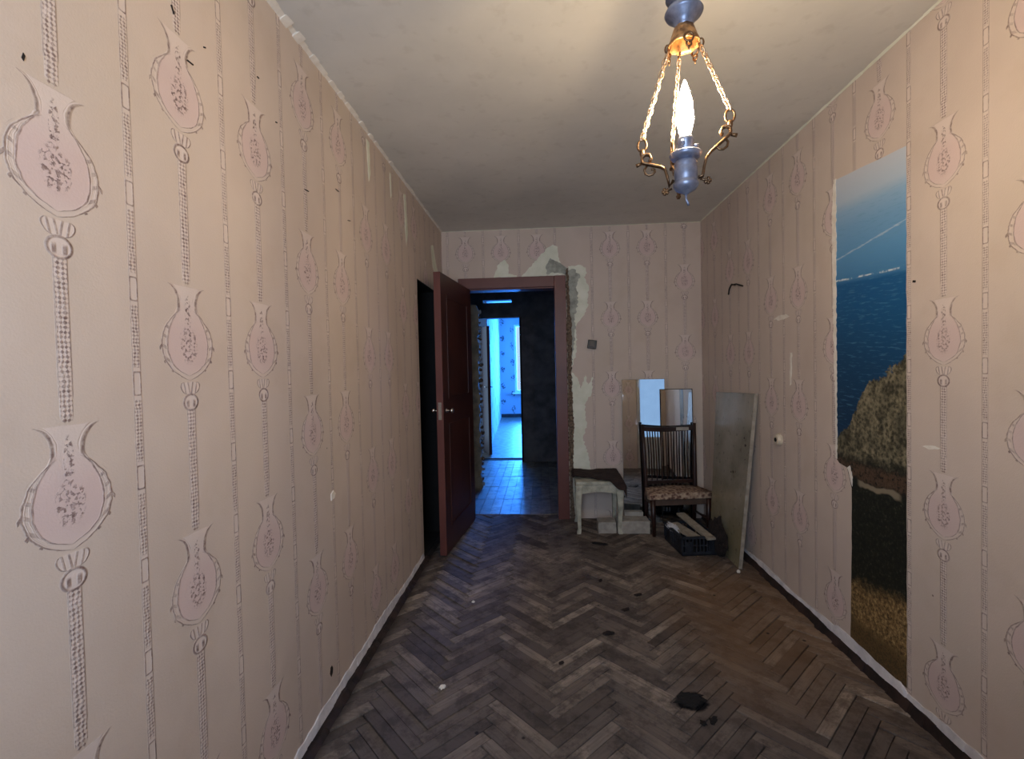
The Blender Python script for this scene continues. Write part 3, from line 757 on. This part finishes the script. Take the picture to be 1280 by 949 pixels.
# one link mesh for every chain
bm = B(); ring(bm, (0, 0, 0), (1, 0, 0), (0, 0, 1), 0.0060, 0.0112, 0.0021, 12, 5)
ring(bm, (0, 0, 0.0), (0, 1, 0), (0, 0, 1), 0.0040, 0.0065, 0.0018, 8, 4)
me_link = bpy.data.meshes.new('chain_link'); bm.to_mesh(me_link); bm.free(); me_link.materials.append(M_brass_b)
for p_ in me_link.polygons: p_.use_smooth = True
tips = [(Vector((0.103, -0.020, 1.890)), R(-11)), (Vector((-0.102, 0.030, 1.850)), R(163)), (Vector((-0.004, 0.104, 1.870)), R(92))]
bodyz = 1.80
for tip, a in tips:
    dirh = Vector((math.cos(a), math.sin(a), 0)); sidev = Vector((-dirh.y, dirh.x, 0))
    top = dirh * 0.040 + Vector((0, 0, 2.122))
    end = tip + Vector((0, 0, 0.030))
    bm = B()                                         # upper hook and lower hook of the chain
    ring(bm, top + Vector((0, 0, -0.006)), dirh, (0, 0, 1), 0.006, 0.010, 0.0025)
    ch = link('chain', bm, M_brass, t, True); bm = B()
    ring(bm, end + Vector((0, 0, 0.004)), dirh, (0, 0, 1), 0.011, 0.016, 0.003)
    tube(bm, [end + Vector((0, 0, -0.008)), end + Vector((0, 0, -0.018)), end + Vector((0, 0, -0.030))], [0.006, 0.007, 0.003], 8)
    link('chain_hook', bm, M_brass, ch, True)
    p0, p1 = top + Vector((0, 0, -0.016)), end + Vector((0, 0, 0.020))
    dv = p1 - p0; nl = int(dv.length / 0.0165) + 1; q = dv.normalized().to_track_quat('-Z', 'Y')
    for k in range(nl):
        o = bpy.data.objects.new('chain_link', me_link); COL.objects.link(o); o.parent = ch
        o.location = p0.lerp(p1, (k + 0.5) / nl); o.rotation_mode = 'QUATERNION'
        o.rotation_quaternion = q @ Matrix.Rotation(R(90 * (k % 2) + 20), 3, 'Z').to_quaternion()
    # scrolled arm
    rise = tip.z - 1.0; bz = 1.762 if tip.x < 0 else 1.778
    rad = Vector((tip.x, tip.y, 0)).length
    pr = [(0.030, bodyz - 0.018), (0.040, bz + 0.006), (0.044, bz + 0.030), (0.050, bz + 0.052)]
    pr += [(0.050 + (rad - 0.052) * s_, bz + 0.056 + (tip.z - 0.012 - bz - 0.056) * s_) for s_ in (0.2, 0.4, 0.6, 0.8, 1.0)]
    cx0, cz0 = rad - 0.010, tip.z - 0.002
    pr += [(cx0 + 0.012 * math.cos(R(u)), cz0 + 0.012 * math.sin(R(u))) for u in (-20, 30, 80, 130, 180, 230)]
    bm = B(); P3 = [dirh * r_ + Vector((0, 0, z_)) for r_, z_ in pr]
    tube(bm, [p + sidev * 0.0035 for p in P3], 0.0036, 7); tube(bm, [p - sidev * 0.0035 for p in P3], 0.0036, 7)
    arm = link('arm', bm, M_brass, t, True)
    bm = B(); c0 = dirh * (rad - 0.022) + Vector((0, 0, tip.z - 0.034))
    sp = [c0 + dirh * (0.020 * (1 - u * 0.1) * math.cos(R(60 - u * 42))) * 1 + Vector((0, 0, 0.018 * (1 - u * 0.1) * math.sin(R(60 - u * 42)))) for u in range(9)]
    tube(bm, sp, [0.0032] * 8 + [0.0045], 6)
    tube(bm, [dirh * (rad + 0.002) + Vector((0, 0, tip.z - 0.012)), dirh * (rad + 0.016) + Vector((0, 0, tip.z - 0.016))], [0.004, 0.0055], 6)
    link('scroll', bm, M_brass, arm, True)
    bm = B(); kc = dirh * 0.046 + Vector((0, 0, bz - 0.006)) + (Vector((0.006, 0, 0)) if tip.x > 0 else Vector((-0.004, 0, 0)))
    for u in range(5):
        an = 2 * math.pi * u / 5
        tube(bm, [kc, kc + (dirh * math.cos(an) + Vector((0, 0, 1)) * math.sin(an)) * 0.009], [0.0035, 0.0045], 6)
    tube(bm, [dirh * 0.034 + Vector((0, 0, bz)), kc], 0.003, 6)
    link('bud', bm, M_brass, arm, True)
bm = B(); lathe(bm, [(0.005, 1.742), (0.010, 1.746), (0.024, 1.753), (0.031, 1.764), (0.031, 1.770), (0.027, 1.773), (0.027, 1.778), (0.0285, 1.786), (0.0285, 1.806), (0.026, 1.812), (0.029, 1.818), (0.024, 1.826), (0.018, 1.830)], seg=28); link('font', bm, M_pewter, t, True)
bm = B(); lathe(bm, [(0.018, 1.826), (0.034, 1.833), (0.040, 1.842), (0.038, 1.845), (0.018, 1.837)], seg=28); link('drip_plate', bm, M_pewter, t, True)
bm = B(); lathe(bm, [(0.015, 1.838), (0.018, 1.846), (0.018, 1.870), (0.021, 1.875), (0.018, 1.884), (0.015, 1.890)], seg=24)
for a in (0, 120, 240): tube(bm, [(0.020 * math.cos(R(a)), 0.020 * math.sin(R(a)), 1.864), (0.031 * math.cos(R(a)), 0.031 * math.sin(R(a)), 1.864)], [0.004, 0.006], 8)
link('bulb_holder', bm, M_pewter, t, True)
bm = B(); tube(bm, [(0, 0, 1.745), (0.0, 0, 1.730), (0.004, 0, 1.722), (0.006, 0, 1.714)], [0.003, 0.003, 0.004, 0.003], 8); link('finial', bm, M_pewter, t, True)
bm = B(); lathe(bm, [(0.011, 1.888), (0.015, 1.900), (0.021, 1.925), (0.020, 1.945), (0.018, 1.975), (0.010, 2.005), (0.004, 2.024), (0.001, 2.030)], seg=20)
bb = link('bulb', bm, M_bulb, t, True); bb['label'] = 'glowing warm candle bulb'

# ------------------------------------------------------------------ mirrors leaning on the back wall
def leaning_panel(name, label, cat, base_c, w_, h_, yaw, tilt, th, mat, frame=None, frame_w=0.006):
    t = thing(name, label, cat, base_c, yaw)
    MT = Matrix.Rotation(tilt, 4, 'X')
    bm = B(); box(bm, -w_ / 2, w_ / 2, -th, 0, 0, h_, MT)
    p = link('mirror_glass' if mat == M_mirror else 'panel', bm, mat, t)
    if frame:
        bm = B(); f = frame_w
        box(bm, -w_ / 2 - f, -w_ / 2, -th - 0.002, 0.002, -f, h_ + f, MT); box(bm, w_ / 2, w_ / 2 + f, -th - 0.002, 0.002, -f, h_ + f, MT)
        box(bm, -w_ / 2, w_ / 2, -th - 0.002, 0.002, h_, h_ + f, MT); box(bm, -w_ / 2, w_ / 2, -th - 0.002, 0.002, -f, 0, MT)
        link('frame', bm, frame, t)
    return t
leaning_panel('leaning_mirror', 'tall frameless mirror leaning on the back wall behind the chair', 'mirror', (0.838, 4.012, 0.006), 0.345, 1.185, R(-7.7), R(-3.2), 0.006, M_mirror, M_block, 0.003)
leaning_panel('leaning_mirror', 'smaller dark-edged mirror in front of the tall one, right behind the chair back', 'mirror', (1.100, 3.972, 0.008), 0.248, 1.095, R(-5.0), R(-2.8), 0.006, M_mirror, M_dark, 0.005)

# ------------------------------------------------------------------ white stool with brown cloth
t = thing('stool', 'small white chipped-paint stool with curved legs by the doorway', 'stool', (0.425, 3.875, 0))
bm = B(); box(bm, -0.180, 0.180, -0.165, 0.165, 0.385, 0.412); link('seat', bm, M_stoolw, t, bevel=0.006)
def apron(x0, x1, y, along='x'):
    n = 10; top_, pts = 0.385, []
    for i in range(n + 1):
        s_ = i / n; pts.append((x0 + (x1 - x0) * s_, 0.300 + 0.030 * math.sin(math.pi * s_) ** 0.7))
    poly = [(x0, top_)] + pts + [(x1, top_)]
    bm = B(); prism(bm, poly, (lambda u, v, d: Vector((u, y + d, v))) if along == 'x' else (lambda u, v, d: Vector((y + d, u, v))), 0, 0.016)
    return bm
link('apron', apron(-0.165, 0.165, -0.155), M_stoolw, t); link('apron', apron(-0.165, 0.165, 0.139), M_stoolw, t)
link('apron', apron(-0.150, 0.150, -0.170, 'y'), M_stoolw, t); link('apron', apron(-0.150, 0.150, 0.154, 'y'), M_stoolw, t)
for sx in (-1, 1):
    for sy in (-1, 1):
        bm = B(); prof = [(0.385, 0.0, 0.026), (0.31, 0.004, 0.025), (0.22, 0.006, 0.020), (0.12, 0.002, 0.016), (0.04, -0.002, 0.013), (0.012, 0.004, 0.016), (0.0, 0.006, 0.015)]
        rings = []
        for z_, off, hw_ in prof:
            cx, cy = sx * (0.156 + off), sy * (0.142 + off)
            rings.append([bm.verts.new((cx + a * hw_, cy + b2 * hw_, z_)) for a, b2 in ((-1, -1), (1, -1), (1, 1), (-1, 1))])
        for i in range(len(rings) - 1):
            for k in range(4): bm.faces.new((rings[i][k], rings[i][(k + 1) % 4], rings[i + 1][(k + 1) % 4], rings[i + 1][k]))
        bm.faces.new(rings[0]); bm.faces.new(rings[-1])
        link('leg', bm, M_stoolw, t, bevel=0.003)
# cloth folded over the stool: a draped grid
def cloth_grid(name, fz, nu, nv, mat, th=0.006):
    bm = B(); vs = [[bm.verts.new(fz(i / nu, j / nv)) for j in range(nv + 1)] for i in range(nu + 1)]
    for i in range(nu):
        for j in range(nv): bm.faces.new((vs[i][j], vs[i + 1][j], vs[i + 1][j + 1], vs[i][j + 1]))
    o = link(name, bm, mat, None, True)
    md = o.modifiers.new('solid', 'SOLIDIFY'); md.thickness = th; md.offset = 1
    return o
def stool_cloth(u, v):
    # u across (left to right), v from back to front; the right-hand side hangs over the front corner
    x = 0.235 + u * 0.395; reach = 0.20 + 0.13 * u + 0.16 * max(0, u - 0.35) ** 0.8 + 0.015 * math.sin(u * 17)
    s_ = v * reach; y = 4.045 - s_
    nz = noise.noise(Vector((x * 9, y * 9, 1.3))) * 0.010 + noise.noise(Vector((x * 25, y * 25, 4.3))) * 0.004
    z = 0.424 + nz + 0.012 * (1 - v)
    over = s_ - 0.345
    if over > 0: y = 4.045 - 0.345 - 0.006 - over * 0.12; z = 0.424 - over * 0.95 + nz
    if x > 0.607: z -= (x - 0.607) * 2.2
    if x < 0.245: z -= (0.245 - x) * 1.5
    return Vector((x, y, z))
tag(cloth_grid('folded_cloth', stool_cloth, 34, 34, M_cloth), 'dark brown cloth draped over the white stool', 'cloth')

# ------------------------------------------------------------------ blocks on the floor
def rough_block(name, x0, x1, y0, y1, z0, z1, mat, label, seed, group=None):
    bm = B(); box(bm, x0, x1, y0, y1, z0, z1)
    bmesh.ops.subdivide_edges(bm, edges=bm.edges[:], cuts=5, use_grid_fill=True)
    for v in bm.verts:
        n = noise.noise_vector(v.co * 14 + Vector((seed, 0, 0))) * 0.004
        v.co += Vector((n.x, n.y, 0 if v.co.z < z0 + 0.001 else n.z))
    return tag(link(name, bm, mat, None, False, 0.003), label, 'block', group)
rough_block('aerated_block', 0.565, 0.812, 3.720, 3.850, 0.001, 0.100, M_block, 'long grey-white block on the floor between stool and chair', 1)
rough_block('aerated_block', 0.415, 0.555, 3.730, 3.850, 0.001, 0.088, M_block, 'short pale block on the floor under the stool front edge', 2)
rough_block('aerated_block', 0.640, 0.790, 3.862, 3.920, 0.001, 0.128, M_block, 'slim pale block standing behind the long one at the foot of the mirror', 3)

# ------------------------------------------------------------------ spindle-back chair
CH = thing('spindle_chair', 'low dark wooden chair with a spindle back and worn patterned seat', 'chair', (1.040, 3.690, 0), R(6))
FR, BK = -0.0, 0.205                                  # front and back of the seat in local y
bm = B()
sx0, sx1 = 0.246, 0.212
poly = [(-sx0, FR - 0.02), (sx0, FR - 0.02), (sx0 + 0.008, FR + 0.01), (sx1, BK), (-sx1, BK), (-sx0 - 0.008, FR + 0.01)]
prism(bm, poly, lambda u, v, d: Vector((u, v, d)), 0.285, 0.325)
bmesh.ops.triangulate(bm, faces=[f for f in bm.faces if len(f.verts) > 4])
bmesh.ops.subdivide_edges(bm, edges=bm.edges[:], cuts=4, use_grid_fill=True)
for v in bm.verts:
    if v.co.z > 0.30:
        v.co.z += 0.012 * max(0, 1 - (v.co.x / 0.24) ** 2) + noise.noise(v.co * 30) * 0.004
    v.co.x += noise.noise(v.co * 40) * 0.004
link('seat', bm, M_seat, CH, True)['label'] = 'worn brown patterned seat pad'
bm = B(); box(bm, -0.215, 0.215, FR, FR + 0.02, 0.235, 0.284); box(bm, -0.19, 0.19, BK - 0.02, BK, 0.235, 0.284)
box(bm, -0.222, -0.204, FR + 0.02, BK - 0.02, 0.235, 0.284); box(bm, 0.204, 0.222, FR + 0.02, BK - 0.02, 0.235, 0.284)
link('seat_frame', bm, M_chairrail, CH)
for sx in (-1, 1):
    bm = B(); tube(bm, [(sx * 0.216, FR + 0.006, 0.284), (sx * 0.214, FR + 0.004, 0.14), (sx * 0.212, FR, 0.0)], [0.021, 0.018, 0.013], 10); link('leg', bm, M_woodd, CH, True)
    bm = B(); tube(bm, [(sx * 0.196, BK + 0.022, 0.0), (sx * 0.198, BK + 0.012, 0.18), (sx * 0.200, BK + 0.004, 0.32), (sx * 0.206, BK + 0.020, 0.58), (sx * 0.214, BK + 0.036, 0.83)], [0.014, 0.017, 0.018, 0.016, 0.013], 10)
    link('rear_leg', bm, M_woodd, CH, True)['label'] = 'rear leg rising into the back post'
    bm = B(); tube(bm, [(sx * 0.213, FR + 0.012, 0.12), (sx * 0.197, BK + 0.012, 0.12)], 0.009, 8); link('stretcher', bm, M_woodd, CH, True)
def railp(z, n=10, bow=0.012, y0=BK + 0.030):
    return [(-0.208 + 0.416 * i / n, y0 + bow * math.sin(math.pi * i / n) , z - 0.012 * math.sin(math.pi * i / n)) for i in range(n + 1)]
bm = B()
rp = railp(0.795)
for i in range(10):
    a, c = rp[i], rp[i + 1]; vs = []
    for (x, y, z) in (a, c):
        for dy, dz in ((-0.009, -0.018), (0.009, -0.018), (0.009, 0.018), (-0.009, 0.018)): vs.append(bm.verts.new((x, y + dy, z + dz)))
    for k in range(4): bm.faces.new((vs[k], vs[(k + 1) % 4], vs[4 + (k + 1) % 4], vs[4 + k]))
link('top_rail', bm, M_woodd, CH)
bm = B(); box(bm, -0.196, 0.196, BK + 0.004, BK + 0.020, 0.352, 0.378); link('lower_rail', bm, M_woodd, CH)
for k in range(8):
    s_ = (k + 1) / 9; x = -0.19 + 0.38 * s_
    bm = B(); tube(bm, [(x, BK + 0.012, 0.376), (x, BK + 0.020 + 0.006 * math.sin(math.pi * s_), 0.58), (x * 1.06, BK + 0.030 + 0.012 * math.sin(math.pi * s_), 0.782 - 0.012 * math.sin(math.pi * s_))], [0.005, 0.0062, 0.005], 8)
    link('spindle', bm, M_woodd, CH, True)
bm = B(); box(bm, 0.06, 0.20, BK + 0.025, BK + 0.027, 0.775, 0.800)
link('rag_strip', bm, M_block, CH)['label'] = 'pale strip along the top rail'

# ------------------------------------------------------------------ black crate with planks
CR = thing('plastic_crate', 'low dusty black plastic crate of planks under the chair', 'crate', (1.035, 3.455, 0), R(6))
cw, cl, chh = 0.125, 0.165, 0.135
bm = B(); box(bm, -cw, cw, -cl, cl, 0.004, 0.012); link('bottom', bm, M_black_plastic, CR)
def lattice(p0, p1, n, inward):
    p0, p1 = Vector(p0), Vector(p1); bm = B(); dv = p1 - p0; L = dv.length; a = math.atan2(dv.y, dv.x)
    MT = Matrix.Translation(p0) @ Matrix.Rotation(a, 4, 'Z')
    box(bm, 0, L, 0, 0.006, 0.004, 0.030, MT); box(bm, -0.004, L + 0.004, -0.006, 0.008, chh - 0.016, chh, MT)
    for k in range(n + 1): box(bm, L * k / n - 0.005, L * k / n + 0.005, 0, 0.006, 0.030, chh - 0.016, MT)
    box(bm, 0, L, 0.001, 0.005, 0.068, 0.076, MT)
    box(bm, L * 0.12, L * 0.32, 0.0, 0.005, 0.03, 0.10, MT); box(bm, L * 0.74, L * 0.9, 0.0, 0.005, 0.03, 0.10, MT)
    return bm
for p0, p1, n in (((-cw, -cl, 0), (cw, -cl, 0), 10), ((cw, -cl, 0), (cw, cl, 0), 14), ((cw, cl, 0), (-cw, cl, 0), 10), ((-cw, cl, 0), (-cw, -cl, 0), 14)):
    link('crate_side', lattice(p0, p1, n, 0), M_black_plastic, CR)
def plank(x, y, z, L, w_, th, rz, rx, label, mat=None):
    bm = B(); box(bm, -w_ / 2, w_ / 2, -L / 2, L / 2, -th / 2, th / 2)
    o = link('plank', bm, mat or M_plank, None, bevel=0.0015); o.location = (x, y, z); o.rotation_euler = (R(rx), 0, R(rz))
    return tag(o, label, 'plank')
plank(1.075, 3.47, 0.150, 0.42, 0.062, 0.014, 13, 7, 'longer weathered plank sloping up out of the black crate')
plank(0.985, 3.44, 0.128, 0.26, 0.085, 0.012, 20, 4, 'wide short grey plank lying in the left half of the crate')
bm = B(); bmesh.ops.create_icosphere(bm, subdivisions=4, radius=1.0)
for v in bm.verts:
    n = noise.noise_vector(v.co * 3.1) * 0.55 + noise.noise_vector(v.co * 8) * 0.2
    v.co = Vector(((v.co.x + n.x) * 0.026, (v.co.y + n.y) * 0.075, (v.co.z + n.z) * 0.022))
o = link('crumpled_paper', bm, M_paper); o.location = (0.925, 3.50, 0.125); o.rotation_euler = (0, 0, R(14))
tag(o, 'crumpled white paper stuffed along the left edge of the crate', 'paper')

# ------------------------------------------------------------------ dark bag, leaning board
bm = B(); bmesh.ops.create_icosphere(bm, subdivisions=5, radius=1.0)
for v in bm.verts:
    n = noise.noise_vector(v.co * 2.2 + Vector((5, 1, 2))) * 0.38 + noise.noise_vector(v.co * 6 + Vector((3, 0, 0))) * 0.14
    z = max(-0.98, v.co.z) + n.z * (0.4 if v.co.z < -0.5 else 1)
    flat = 1.0 if v.co.z < 0.3 else 1.0
    v.co = Vector(((v.co.x + n.x * 0.5) * 0.030 + 0.02 * max(0, z) , (v.co.y + n.y * 0.8) * 0.150, max(0.002, (z + 1) * 0.118)))
o = link('dark_bag', bm, M_bag, None, True); o.location = (1.225, 3.42, 0.0)
o.location = (1.176, 3.33, 0.0)
tag(o, 'dark crumpled cloth bag on the floor between crate and leaning board', 'bag')
t = thing('leaning_board', 'tall smeared white board leaning against the right wall beside the chair', 'board', (0, 0, 0))
# face corners: bottom near, bottom far, top far, top near
bn, bf, tf, tn = Vector((1.222, 3.085, 0.002)), Vector((1.222, 3.60, 0.002)), Vector((1.316, 3.70, 1.095)), Vector((1.316, 3.050, 1.118))
nrm = (bf - bn).cross(tn - bn).normalized()
if nrm.x < 0: nrm = -nrm
thk = nrm * 0.022
bm = B(); va = [bm.verts.new(p) for p in (bn, bf, tf, tn)]; vb = [bm.verts.new(p + thk) for p in (bn, bf, tf, tn)]
bm.faces.new(va); bm.faces.new(vb[::-1])
for k in range(4): bm.faces.new((va[k], va[(k + 1) % 4], vb[(k + 1) % 4], vb[k]))
bd = link('panel', bm, M_board, t)
ev = (tn - bn); ed = Vector((0, -0.004, 0))
bm = B(); vs = [bn, tn, tn + thk, bn + thk]; va = [bm.verts.new(p) for p in vs]; vb = [bm.verts.new(p + ed) for p in vs]
bm.faces.new(va); bm.faces.new(vb[::-1])
for k in range(4): bm.faces.new((va[k], va[(k + 1) % 4], vb[(k + 1) % 4], vb[k]))
link('edge_band', bm, M_plank, t)['label'] = 'whitish banding on the near edge'
def onboard(s_, h_, d=0.0): return bn.lerp(bf, s_).lerp(tn.lerp(tf, s_), h_) - nrm * d
for s_, h_, r_ in ((0.10, 0.70, 0.012), (0.36, 0.52, 0.014), (0.14, 0.74, 0.008), (0.42, 0.515, 0.009), (0.08, 0.62, 0.006)):
    bm = B(); pts = [onboard(s_ + 1.6 * r_ * math.cos(a * 0.9) * random.uniform(0.6, 1.2), h_ + r_ * 0.8 * math.sin(a * 0.9) * random.uniform(0.6, 1.2), 0.0) for a in range(7)]
    va = [bm.verts.new(p) for p in pts]; vb = [bm.verts.new(p - nrm * 0.0012) for p in pts]
    bm.faces.new(va); bm.faces.new(vb[::-1])
    for k in range(7): bm.faces.new((va[k], va[(k + 1) % 7], vb[(k + 1) % 7], vb[k]))
    link('scuff', bm, M_hole, t)

# ------------------------------------------------------------------ litter on the floor
def crumb(name, x, y, sx, sy, sz, rz, mat, label, cat, seed, group=None):
    bm = B(); bmesh.ops.create_icosphere(bm, subdivisions=3, radius=1.0)
    for v in bm.verts:
        n = noise.noise_vector(v.co * 2.5 + Vector((seed * 3.7, 0, 0))) * 0.9 + noise.noise_vector(v.co * 7.5 + Vector((seed * 3.7, 0, 0))) * 0.5
        v.co = Vector(((v.co.x + n.x) * sx, (v.co.y + n.y) * sy, max(0.0, (v.co.z + 0.6 + n.z * 0.5)) * sz))
    o = link(name, bm, mat); o.location = (x, y, 0.0012); o.rotation_euler = (0, 0, rz)
    return tag(o, label, cat, group)
crumb('charred_scrap', 0.55, 1.86, 0.048, 0.036, 0.009, 0.3, M_dark, 'largest black charred scrap on the parquet near the front', 'scrap', 1)
crumb('charred_scrap', 0.60, 1.755, 0.018, 0.010, 0.006, 0.9, M_dark, 'small black scrap just in front of the largest one', 'scrap', 2)
crumb('charred_scrap', 0.56, 1.74, 0.010, 0.010, 0.006, 0.2, M_dark, 'tiny black crumb nearest the bottom edge beside the small scrap', 'scrap', 3)
crumb('wood_splinter', 0.397, 3.50, 0.050, 0.012, 0.008, -0.35, M_dark, 'thin dark splinter lying in front of the stool', 'splinter', 4)
crumb('plaster_crumb', 1.20, 3.03, 0.010, 0.008, 0.010, 0, M_paperw, 'tiny white plaster crumb at the foot of the leaning board', 'crumb', 5)
crumb('plaster_crumb', -0.41, 2.62, 0.007, 0.006, 0.006, 0, M_paperw, 'tiny white crumb alone on the left half of the parquet', 'crumb', 6)
crumb('plaster_crumb', -0.435, 1.905, 0.012, 0.008, 0.007, 0.5, M_paperw, 'pale crumb lying in a parquet valley near the left wall, bottom of the picture', 'crumb', 7)
for x, y, s_, r_, lb in ((0.42, 2.55, 0.020, 0.4, 'dark dirt clump just beyond the middle streak on the parquet'), (0.30, 2.32, 0.026, 0.1, 'long dark dirt streak in the very middle of the parquet'),
        (0.52, 2.72, 0.020, 0.2, 'dark dirt clump on the parquet nearest in front of the crate'), (0.33, 2.90, 0.016, 1.2, 'small dark clump on the parquet between stool and middle streak'),
        (0.06, 2.08, 0.012, 0.7, 'single dark speck on the parquet left of the middle streak')):
    crumb('dirt_clump', x, y, s_, s_ * 0.5, 0.006, r_, M_hole, lb, 'dirt', s_ * 100 + x, 'dirt clumps on the parquet')

# ------------------------------------------------------------------ hall beyond the doorway
HX0, HX1, HY1 = -0.98, 0.62, 6.60
bm = B(); box(bm, HX0 - 0.9, HX1 + 0.6, D + T, 6.9, -0.08, -0.010); fl2 = struct(link('floor', bm, M_sub))
for r in range(5):
    y0 = 4.23 + r * 0.495; y1 = y0 + 0.488
    for k in range(17):
        x0 = -0.96 + k * 0.0925; jz = random.uniform(-0.0015, 0.0015)
        if y0 + 0.49 > 6.75: continue
        pb = B(); block_mesh(pb, [(x0, y0), (x0 + 0.0905, y0), (x0 + 0.0905, y1), (x0, y1)], jz)
        link('parquet_slat', pb, M_tile, fl2)
bm = B(); box(bm, HX0 - 0.1, HX0, D + T, 7.0, 0, H); struct(link('wall_left', bm, M_hallwall))
bm = B(); box(bm, HX1, HX1 + 0.1, D + T, 6.6, 0, H); struct(link('wall_right', bm, M_hallwall))
bm = B(); box(bm, HX0 - 0.1, HX1 + 0.1, D + T, 6.9, H, H + 0.1); struct(link('ceiling', bm, M_ceil))
bm = B()
box(bm, -0.275, HX1, HY1, HY1 + 0.12, 0, H); box(bm, HX0, -0.275, HY1, HY1 + 0.12, 2.005, 2.215)
box(bm, HX0, -0.275, HY1, HY1 + 0.12, 2.255, H); box(bm, HX0, -0.80, HY1, HY1 + 0.12, 2.215, 2.255); box(bm, -0.40, -0.275, HY1, HY1 + 0.12, 2.215, 2.255)
struct(link('wall_back', bm, M_hallwall))
bm = B(); box(bm, -0.80, -0.40, HY1 + 0.05, HY1 + 0.056, 2.215, 2.255); struct(link('window_2', bm, M_glass))
bm = B(); box(bm, -0.300, -0.275, HY1 - 0.012, HY1 + 0.13, 0, 2.005); struct(link('trim_1', bm, M_dark))
bm = B(); box(bm, -0.262, -0.130, HY1 - 0.018, HY1, 0, 2.05); struct(link('trim_2', bm, M_hallwall))
# plastered pier of an old partition with a ragged broken edge
pier = [(-0.98, 0.0), (-0.98, 2.0), (-0.70, 2.0)]
rd = random.Random(5)
pier += [(-0.685 + rd.uniform(-0.010, 0.014), 2.0 - 2.0 * i / 40) for i in range(1, 41)]
bm = B(); prism(bm, pier, lambda u, v, d: Vector((u, 5.14 + d, v)), 0, 0.07)
bmesh.ops.triangulate(bm, faces=[q for q in bm.faces if len(q.verts) > 4])
pr_ = struct(link('wall_pier', bm, M_hallplaster))
for i in range(34):                                  # broken masonry bits along the edge
    z_ = 0.04 + i * 0.057; s_ = rd.uniform(0.012, 0.028)
    bm = B(); bmesh.ops.create_icosphere(bm, subdivisions=1, radius=s_)
    for v in bm.verts: v.co += noise.noise_vector(v.co * 60 + Vector((i, 0, 0))) * 0.012; v.co += Vector((-0.672 + rd.uniform(-0.006, 0.012), 5.18, z_))
    link('masonry_fragment', bm, M_dark_crumb if i % 3 else M_bluepaper, pr_)
# ------------------------------------------------------------------ far room
FY = 12.6
bm = B(); box(bm, -1.6, 2.6, 6.9, FY, -0.08, 0.0); struct(link('floor', bm, M_tile))
bm = B(); box(bm, -1.6, 2.6, 6.72, FY + 0.2, H + 0.15, H + 0.25); struct(link('ceiling', bm, M_ceil))
bm = B()
prism(bm, [(-0.862, 7.62), (-1.10, FY), (-1.3, FY), (-1.05, 7.62)], lambda u, v, d: Vector((u, v, d)), 0, H + 0.15)
struct(link('wall_left', bm, M_bluepaper))
bm = B()
box(bm, -1.5, -0.72, FY, FY + 0.15, 0, H + 0.15); box(bm, -0.72, 0.95, FY, FY + 0.15, 0, 0.66); box(bm, -0.72, 0.95, FY, FY + 0.15, 2.45, H + 0.15)
box(bm, 0.95, 2.5, FY, FY + 0.15, 0, H + 0.15)
struct(link('wall_far', bm, M_bluepaper))
bm = B(); box(bm, -1.10, 2.3, FY - 0.02, FY, 0, 0.09); struct(link('baseboard_far', bm, M_baseb))
framed('window_3', -0.72, 0.95, 0.66, 2.45, FY + 0.06)
bm = B(); box(bm, -0.78, 1.0, FY - 0.14, FY + 0.02, 0.62, 0.655); struct(link('trim_3', bm, M_white_frame))
bm = B()
box(bm, 2.2, 2.35, 6.72, 9.6, 0, H + 0.15); box(bm, 2.2, 2.35, 11.6, FY, 0, H + 0.15); box(bm, 2.2, 2.35, 9.6, 11.6, 0, 0.6); box(bm, 2.2, 2.35, 9.6, 11.6, 2.4, H + 0.15)
struct(link('wall_right', bm, M_bluepaper))
bm = B(); box(bm, 2.27, 2.275, 9.6, 11.6, 0.6, 2.4); struct(link('added_side_window', bm, M_glass))  # unseen pane and opening, added so light reaches the far wall
bm = B(); box(bm, HX1, 2.35, 6.60, 6.72, 0, H + 0.15); box(bm, -1.6, HX0, 6.60, 6.72, 0, H + 0.15); struct(link('wall_front', bm, M_hallwall))
# dark door standing open in the far room
dd = bpy.data.objects.new('door_3', None); COL.objects.link(dd); dd['kind'] = 'structure'
MT = Matrix.Translation((-0.770, 7.10, 0)) @ Matrix.Rotation(R(107), 4, 'Z')
bm = B(); box(bm, 0.0, 0.50, 0.0, 0.045, 0.01, 1.945, MT); link('door_leaf', bm, M_brown, dd)
bm = B(); 
for v in (-0.03, 0.075): tube(bm, [MT @ Vector((0.05, 0.02, 1.03)), MT @ Vector((0.05, v, 1.03)), MT @ Vector((0.13, v, 1.03))], 0.008, 8)
link('door_handle', bm, M_chrome, dd, True)
